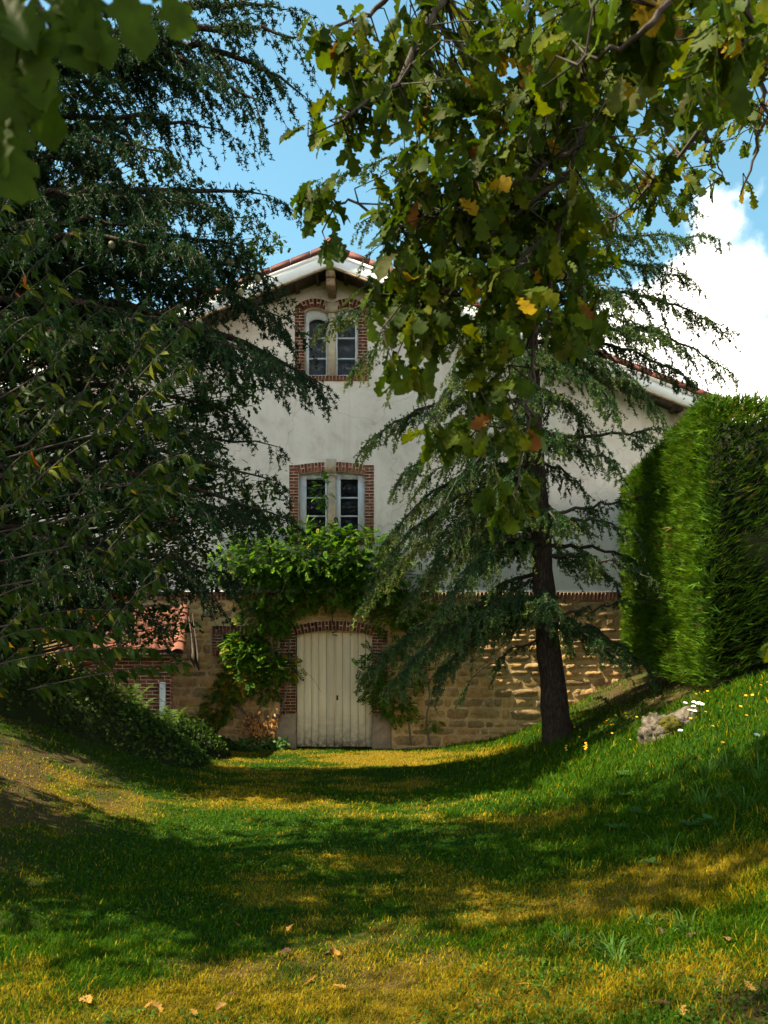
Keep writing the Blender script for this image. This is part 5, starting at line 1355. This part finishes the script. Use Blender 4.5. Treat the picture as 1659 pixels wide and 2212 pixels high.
# ferns on the mound
fern_lab = ['arching fern on the ivy mound in front of the shed wall', 'pale fern frond beside the foot of the white post', 'fern half sunk in the dark ivy left of the white post']
for (fx_, fy_, Yf), lab in zip([(840 / 1.659 * .98 * .602 * 0 + 290, 1560, 12.9), (370, 1545, 13.6), (300, 1500, 13.2)], fern_lab):
    b = pt(fx_, fy_, Yf); gz_ = float(ground(b[0], b[1]) + mound_z(b[0], b[1]) * .8); b[2] = gz_
    f_ = thing('fern', lab, 'fern', b, 'ferns before the shed')
    for q in range(7):
        a = q * .9 + rng.random(); e = b + np.array([math.cos(a) * .5, math.sin(a) * .35, .25 + .2 * rng.random()]); B = bez(b, b + np.array([math.cos(a) * .2, math.sin(a) * .15, .5]), e, 14)
        w = MB(); w.segs(B[:-1], B[1:], .004, .003, col=(.05, .08, .02)); tg = unit(np.gradient(B, axis=0)); sd_ = unit(np.cross(tg, [0, 0, 1.0]))
        for sg in (-1, 1):
            A_ = B[2:]; l_ = np.linspace(.14, .02, len(A_))[:, None]; E_ = A_ + sd_[2:] * sg * l_ + tg[2:] * l_ * .4
            V_ = np.stack([A_ - tg[2:] * .012, E_, A_ + tg[2:] * .02], 1).reshape(-1, 3); w.add(V_, np.arange(len(V_)).reshape(-1, 3), col=(.07, .12, .025))
        build(w, 'frond', M_broad, f_)

# shrub standing between the wall and the left edge
rng = np.random.default_rng(79)
sb = np.array([-7.2, 15.2, float(ground(-7.2, 15.2))])
shr = thing('laurel_shrub', 'sunlit yellow-green shrub behind the trees left of the shed', 'shrub', sb)
w = MB()
for q in range(6): w.tube(bez(sb + [0, 0, -.1], sb + [.1 * q - .3, .05, 1.2], sb + np.array([.35 * q - .9, rng.uniform(-.4, .4), 2.2 + .2 * rng.random()]), 7), np.linspace(.03, .008, 7), 6)
build(w, 'stems', M_twig, shr, True)
crown(shr, [(tuple(sb + [0, 0, 1.5]), (1.35, .9, 1.4)), (tuple(sb + [.3, -.2, 2.6]), (1.1, .8, 1.0))], 4200, .10, [(.06, .11, .016), (.09, .15, .02), (.04, .08, .012)], OVAL, M_broad)

# ------------------------------------------------------------------ unseen trees added at the left to shade the lawn, and a treetop beyond the hedge
def shade_tree(x, y, h, r_, n, lab, size=.2, zlo=1.6, name='added_shade_tree', cols=((.05, .09, .015), (.035, .07, .012)), seed=1, lean=0.0, dy=0.0):
    global rng
    rng = np.random.default_rng(seed)
    b = np.array([x, y, float(ground(x, y)) - .1]); t = thing(name, lab, 'tree', b)
    w = MB(); w.tube([b, b + [.05, 0, h * .35], b + [0, .1, h * .7], b + [.05, 0, h * .93]], [.012 * h, .010 * h, .007 * h, .02], 9)
    build(w, 'trunk', M_oakbark, t, True)
    w = MB()
    for k in range(14):
        a = k * 2.4; z = h * (.25 + .045 * k); e = b + np.array([math.cos(a) * r_ * .75, math.sin(a) * r_ * .75, z + .8]); w.tube(bez(b + [0, 0, z - .3], b + np.array([math.cos(a) * r_ * .4, math.sin(a) * r_ * .4, z + .2]), e, 6), np.linspace(.003 * h, .008, 6), 5)
    build(w, 'limbs', M_oakbark, t, True)
    cs = []
    for k in range(9):
        a = k * 2.4; z = zlo + (h - zlo) * (k + .5) / 9; rr_ = r_ * (.55 + .45 * math.sin(math.pi * (k + .8) / 10)); cs.append((tuple(b + np.array([math.cos(a) * rr_ * .4, math.sin(a) * rr_ * .4 + dy + (lean * (z - zlo)), z])), (rr_ * .75, rr_ * .75, (h - zlo) / 9 * 1.5)))
    crown(t, cs, n, size, cols, SPRIG, M_broad)
    return t
SHADE = [(-6.2, 6.3, 15.5, 2.25, 11500, 'broad shade tree standing left of the lawn, beyond the cherry', .2, -.135), (-6.4, 5.0, 12.5, 1.9, 9000, 'small-leaved tree left of the near lawn', .075, -.135), (-6.4, .3, 11.5, 2.0, 6000, 'thin crowned tree left of the foreground grass', .075, -.1)]
for q, s_ in enumerate(SHADE): shade_tree(*s_[:7], lean=s_[7], dy=(0, -2.0, 0)[q], seed=200 + q)
shade_tree(10.4, 25.0, 7.3, .9, 900, 'yellowish treetop peeping over the hedge beside the roof end', .14, 3.5, 'birch_tree', ((.16, .17, .03), (.12, .14, .03)), 301)

# ------------------------------------------------------------------ grass
rng = np.random.default_rng(83)
def blades(n, y0, y1, hmul=1.0):
    Y = rng.uniform(y0, y1, n); X = rng.uniform(-1, 1, n) * (.50 * Y + .7)
    k = (X > -7.5) & (X < 7.2) & (Y < FAC - .12) & (mound_z(X, Y) < .12) & ~((X > 4.3 + .1 * (Y - 10.5)) & (Y > 10.5)) & ~((X < -3.3) & (Y > 14.3))
    k &= ~((np.abs(X - tb[0]) < .2) & (np.abs(Y - tb[1]) < .2))
    X, Y = X[k], Y[k]; s, b, l = lawn(X, Y)
    kk = rng.random(len(X)) > b * .8; X, Y, s, b, l = X[kk], Y[kk], s[kk], b[kk], l[kk]
    n = len(X); Z = ground(X, Y)
    h_ = (.022 + .034 * rng.random(n) ** 2 + .085 * l * rng.random(n) ** 2) * (1 - .3 * s) * hmul * (.75 + .5 * fbm(X * 4, Y * 4, 101, 2))
    wid = (.0014 + .0018 * rng.random(n)) * np.maximum(1, Y / 3.6)
    a = rng.random(n) * 6.283; lean = rng.uniform(.1, 1.1, n); dx, dy = np.cos(a), np.sin(a)
    P0 = np.stack([X, Y, Z - .004], 1); D = np.stack([dx * lean, dy * lean, np.ones(n)], 1); D = unit(D)
    Sx = np.stack([-dy, dx, np.zeros(n)], 1) * wid[:, None]
    mid = P0 + D * (h_ * .55)[:, None]; D2 = unit(D + np.stack([dx, dy, -np.ones(n) * .4], 1) * .38); tip = mid + D2 * (h_ * .55)[:, None]
    V = np.stack([P0 - Sx, P0 + Sx, mid - Sx * .8, mid + Sx * .8, tip], 1).reshape(-1, 3)
    o = np.arange(n)[:, None] * 5
    g1 = np.array([.016, .066, .002]); g2 = np.array([.055, .110, .003]); st = np.array([.33, .235, .012]); st2 = np.array([.20, .165, .003])
    q = rng.random((n, 1)); c = g1 * (1 - q) + g2 * q
    sm = (rng.random(n) < s * .8 + .05)[:, None]; q2 = rng.random((n, 1)); c = np.where(sm, st * (1 - q2) + st2 * q2, c)
    c = c * rng.uniform(.7, 1.25, (n, 1))
    return V, (o[:, None, :] + np.array([[0, 1, 3, 2]])[None, :, :]).reshape(-1, 4) if False else (o + np.array([[0, 1, 3, 2]])), o + np.array([[2, 3, 4]]), np.repeat(c, 5, 0)
w = MB()
for (n, y0, y1, hm) in [(95000, 2.9, 4.6, 1.0), (80000, 4.4, 7, 1.0), (62000, 7, 11, 1.1), (60000, 11, FAC - .1, 1.2)]:
    V, f4, f3, c = blades(n, y0, y1, hm)
    if y0 > 10:
        V = V.reshape(-1, 5, 3)[:, [0, 1, 4]].reshape(-1, 3); c = c.reshape(-1, 5, 3)[:, :3].reshape(-1, 3); w.add(V, np.arange(len(V)).reshape(-1, 3), col=c)
    else: w.add(V, f4, f3, col=c)
# small clover leaves between the blades
n = 26000; Y = 3 + 9 * rng.random(n) ** 1.3; X = rng.uniform(-1, 1, n) * (.5 * Y + .6); k = (fbm(X * .9 + 4, Y * .9, 111) > .5) & (mound_z(X, Y) < .1); X, Y = X[k], Y[k]; n = len(X)
P = np.stack([X, Y, ground(X, Y) + rng.uniform(.015, .04, n)], 1)
w.scatter(np.array([(-.5, 0, 0), (0, -.5, 0), (.5, 0, .1), (0, .5, .05)]), [np.array([[0, 1, 2, 3]])], P, frames(rand_unit(n) * [1, 1, .25], unit(rand_unit(n) * .5 + [0, -.2, 1]), .018 * rng.uniform(.6, 1.4, n)), np.array([.05, .11, .015]) * rng.uniform(.6, 1.3, (n, 1)))
build(w, 'grass', M_grass, kind='stuff')

# long grass tufts on the bank
def tuft(b, n, h_, col, name, lab, grp, spread=.08):
    t = thing(name, lab, 'grass tuft', b, grp)
    w = MB()
    for k in range(n):
        a = rng.random() * 6.283; l_ = h_ * rng.uniform(.5, 1.1); d = np.array([math.cos(a), math.sin(a), 0]); s0 = b + d * spread * rng.random() + [0, 0, -.01]
        B = bez(s0, s0 + d * l_ * .25 + [0, 0, l_ * .75], s0 + d * l_ * .8 + [0, 0, l_ * rng.uniform(.3, .8)], 6); s_ = np.array([-d[1], d[0], 0]) * .0045
        wd = np.array([1, 1, .9, .7, .45, .05])[:, None]
        V = np.concatenate([B - s_ * wd, B + s_ * wd]); F = np.array([[q, q + 6, q + 7, q + 1] for q in range(5)]); w.add(V, F, col=np.array(col) * rng.uniform(.7, 1.3))
    build(w, 'blades', M_grass, t)
tp_ = [((1536 + x * .9258) / 4, (3000 + y * .9258) / 4, n, h_) for x, y, n, h_ in [(1400, 110, 26, .34), (1490, 100, 22, .3), (1380, 250, 22, .3), (1460, 225, 18, .24), (985, 880, 30, .12), (1130, 760, 22, .15), (790, 870, 20, .13), (1010, 925, 22, .14), (1310, 790, 18, .15), (1230, 460, 14, .2), (1560, 250, 20, .25), (1620, 130, 22, .28)]]
tl_ = ['tallest grass tuft on the slope below the rock', 'long-bladed grass tuft just right of the tallest one below the rock', 'arching grass tuft downhill of the tallest tufts on the slope', 'small grass tuft right of the arching one on the slope',
       'broad pale grass tuft in the sunny foreground, largest there', 'thin upright grass tuft above the sunny patch of the foreground', 'dark green grass tuft at the left end of the foreground tufts', 'low grass tuft close below the broad pale one in the foreground', 'grass tuft at the right end of the foreground tufts', 'sparse grass tuft alone in the middle of the right slope', 'wide grass tuft at the right edge below the long tufts', 'grass tuft at the right edge level with the tallest tuft']
for (x, y, n, h_), lab_ in zip(tp_, tl_):
    tuft(ray_ground(x, y), n, h_, (.07, .145, .03), 'grass_tuft', lab_, 'long grass tufts on the right of the lawn')

# broad-leaved weeds
wl_ = ['broad-leaved weed highest up the right slope of the lawn', 'broad-leaved weed just below the highest one on the slope', 'broad-leaved weed in the middle of the row on the right slope', 'broad-leaved weed lowest and leftmost of the row on the right slope', 'broad-leaved weed at the lower right of the slope, left of its neighbour', 'broad-leaved weed at the lower right of the slope, nearest the edge', 'small broad-leaved weed in shaded grass below the cedar trunk', 'smallest broad-leaved weed, alone above the sunny foreground']
for (x, y, s), lab_ in zip([(1030, 120, .13), (1040, 208, .12), (1110, 290, .12), (1010, 356, .12), (1340, 346, .13), (1415, 332, .12), (880, 262, .09), (1150, 510, .08)], wl_):
    b = ray_ground((1536 + x * .9258) / 4, (3000 + y * .9258) / 4)
    t = thing('dock_weed', lab_, 'weed', b, 'broad-leaved weeds in the lawn')
    for q in range(6):
        a = q * 1.05 + rng.random() * .5; me = raw_mesh('leaf', OVAL[0] * [1, 1, 1], OVAL[1], np.ones((len(OVAL[0]), 3)) * np.array([.05, .11, .025]) * rng.uniform(.7, 1.3), True)
        link('leaf', me, M_broad, t, b + [0, 0, .02], (rng.uniform(.2, .7), rng.uniform(-.2, .2), a), (s * .95,) * 3)

# yellow flowers
M_yel = simple('yellow_petals', (.80, .42, .01), .6, .1, 30, 0)
w = MB()
for ring, (r_, z) in enumerate(((.5, .05), (.38, .16), (.2, .24))):
    for q in range(9):
        a = q * .698 + ring * .3; d = np.array([math.cos(a), math.sin(a), 0]); s_ = np.array([-d[1], d[0], 0]) * .11
        w.add([d * .05 + [0, 0, z - .1], d * r_ - s_ + [0, 0, z], d * r_ * 1.1 + [0, 0, z + .02], d * r_ + s_ + [0, 0, z]], [[0, 1, 2, 3]])
head = w.mesh('flower_head')
w = MB(); w.tube([(0, 0, -.01), (.01, 0, .5), (0, 0, 1)], [.035, .03, .03], 5, col=(.06, .12, .02)); stem = w.mesh('stem')
zl = [(575, 718), (580, 732), (500, 735), (445, 762), (415, 783), (432, 785), (478, 797), (465, 812), (370, 825), (660, 753), (228, 846), (186, 820), (222, 912), (472, 884), (120, 982), (275, 957), (262, 990), (275, 993), (125, 1010), (810, 594), (1113, 580), (1198, 563), (1435, 372), (1540, 593), (1490, 608), (1605, 543), (1655, 488), (1450, 702), (1497, 758), (1240, 832), (1315, 990), (610, 930), (5, 864), (1068, 785), (1185, 730)]
zl = [((2200 + x * .5256) / 4, (2500 + y * .5256) / 4) for x, y in zl] + [((1600 + x * .663) / 4, (2200 + y * .663) / 4) for x, y in [(280, 1115), (1003, 1225), (1082, 1176), (1120, 1212), (1118, 1240), (640, 1100)]]
for x, y in zl:
    b = ray_ground(x, y + 2.5); hh = rng.uniform(.10, .15)
    left = x < 590
    t = thing('yellow_flower', 'small yellow dandelion-like flower in the grass around the cedar trunk' if left else 'small yellow dandelion-like flower on the bank around and beyond the rock', 'flower', b, 'yellow flowers by the cedar trunk' if left else 'yellow flowers by the rock')
    link('stem', stem, M_grass, t, b, None, (hh, hh, hh)); link('flower_head', head, M_yel, t, b + [0, 0, hh], (rng.uniform(.2, .7), rng.uniform(-.4, .4), 0), (.032, .032, .028))

# yarrow beside the rock
M_umb = simple('cream_florets', (.75, .70, .58), .8, .1, 60, .2)
w = MB()
for q in range(26):
    a = q * 2.4; r_ = .5 * math.sqrt(q / 26); w.add([(r_ * math.cos(a) - .11, r_ * math.sin(a), .1 - r_ * .3), (r_ * math.cos(a), r_ * math.sin(a) - .11, .1 - r_ * .3), (r_ * math.cos(a) + .11, r_ * math.sin(a), .1 - r_ * .3), (r_ * math.cos(a), r_ * math.sin(a) + .11, .14 - r_ * .3)], [[0, 1, 2, 3]])
    w.add([(0, 0, -.4), (r_ * math.cos(a) - .02, r_ * math.sin(a), .08 - r_ * .3), (r_ * math.cos(a) + .02, r_ * math.sin(a), .08 - r_ * .3)], [[0, 1, 2]])
umb = w.mesh('flower_head')
for x, y in [(993, 650), (1057, 645), (1085, 660), (1100, 652), (1120, 668), (1055, 680), (1027, 712), (1065, 722), (955, 880), (1540, 945)]:
    b = ray_ground((2200 + x * .5256) / 4 + 5, (2500 + y * .5256) / 4 + 9)
    t = thing('yarrow', 'lone cream-white flower head in the green grass below the rock' if x == 955 else 'lone cream-white flower head in the grass near the right edge' if x == 1540 else 'flat cream-white flower head on a thin stalk close beside the mossy rock', 'flower', b, 'white yarrow flowers by the rock')
    link('stem', stem, M_grass, t, b, None, (.28, .28, .19)); link('flower_head', umb, M_umb, t, b + [0, 0, .2], (rng.uniform(.1, .5), rng.uniform(-.2, .2), 0), (.05, .05, .05))

# rock
b = ray_ground(673, 731) - np.array([0, 0, .11])
rock = thing('rock', 'weathered two-humped grey rock with moss, lying on the bank right of the cedar', 'rock', b)
n1, n2 = 40, 26; th = np.linspace(0, 2 * math.pi, n1, endpoint=False); ph = np.linspace(-.5, math.pi / 2, n2)
def lump(c, r_, seed, rot):
    T, Fi = np.meshgrid(th, ph); x = np.cos(T) * np.cos(Fi); y = np.sin(T) * np.cos(Fi); z = np.sin(Fi)
    rd = 1 - np.abs(2 * fbm(x * 2.2 + seed + z * 1.1, y * 2.2 + z * 2.3 + seed, seed, 4) - 1)
    d = .62 + .55 * rd + .35 * (fbm(x * 5 + z * 3, y * 5 + z * 4, seed + 3, 3) - .5)
    x = np.sign(x) * np.abs(x) ** .8; z = np.sign(z) * np.abs(z) ** .8
    V = np.stack([x * d * r_[0], y * d * r_[1], z * d * r_[2]], -1).reshape(-1, 3)
    c_, s_ = math.cos(rot), math.sin(rot); V = V @ np.array([[c_, 0, -s_], [0, 1, 0], [s_, 0, c_]]).T
    i = np.arange(n2 - 1)[:, None] * n1; j = np.arange(n1)[None]; j2 = (j + 1) % n1
    return V + np.array(c), np.stack([i + j, i + j2, i + n1 + j2, i + n1 + j], -1).reshape(-1, 4)
w = MB(); V, F = lump(b + [-.15, .05, .0], (.20, .20, .27), 4, .1); w.add(V, F); V, F = lump(b + [.10, .12, .12], (.30, .19, .16), 9, .62); w.add(V, F); V, F = lump(b + [-.02, .04, .06], (.26, .2, .2), 17, .4); w.add(V, F)
build(w, 'stone', M_boulder, rock)
V, F = lump(b + [-.06, -.08, .16], (.13, .10, .11), 14, 0); w = MB(); w.add(V, F, col=(.08, .075, .012)); build(w, 'moss', M_soil, rock, True)

# fallen leaves on the lawn
FL = leaf_meshes('fallen_leaf', OAK[:2], [(.26, .11, .04), (.34, .19, .07), (.12, .07, .04), (.40, .22, .05)], M_broad)
fl = [((x * .9258) / 4, (3000 + y * .9258) / 4) for x, y in [(1440, 878), (1452, 892), (1425, 895), (1508, 888), (1360, 985), (1365, 1003), (1440, 1045), (395, 1092), (392, 1120), (660, 1112), (935, 1152), (822, 1150), (1640, 795), (1268, 778), (1008, 762), (218, 100), (970, 1100), (620, 1158), (1205, 900), (200, 47)]]
fl += [((1536 + x * .9258) / 4, (3000 + y * .9258) / 4) for x, y in [(400, 1110), (1160, 1125), (1140, 880), (1350, 815), (1185, 797), (1100, 702), (1050, 1128), (640, 1042), (1560, 1030), (1300, 1135), (930, 1012), (1490, 855)]]
for x, y in fl:
    b = ray_ground(x, min(y, 1019))
    o = link('fallen_leaf', random.choice(FL), None, None, b + [0, 0, .03], (rng.uniform(-.5, .5), rng.uniform(-.5, .5), rng.random() * 6.28), (float(rng.uniform(.05, .085)),) * 3)
    col_ = ['at the far left', 'left of the middle', 'in the middle', 'right of the middle', 'at the far right'][min(4, int(x / 153.7))]
    row_ = 'along the bottom edge' if y > 1005 else 'a little above the bottom edge' if y > 985 else 'in the near foreground' if y > 962 else 'at the upper end of the sunny foreground' if y > 935 else 'in the shaded lawn beyond the foreground'
    o['label'] = f'dead brown leaf in the small dark cluster of the near lawn' if (350 > x > 315 and y < 960) else 'dry leaf lying on the upper left bank by the lit crest' if y < 780 else f'dry curled brown leaf {row_}, {col_}'; o['category'] = 'leaf'; o['group'] = 'fallen leaves on the lawn'
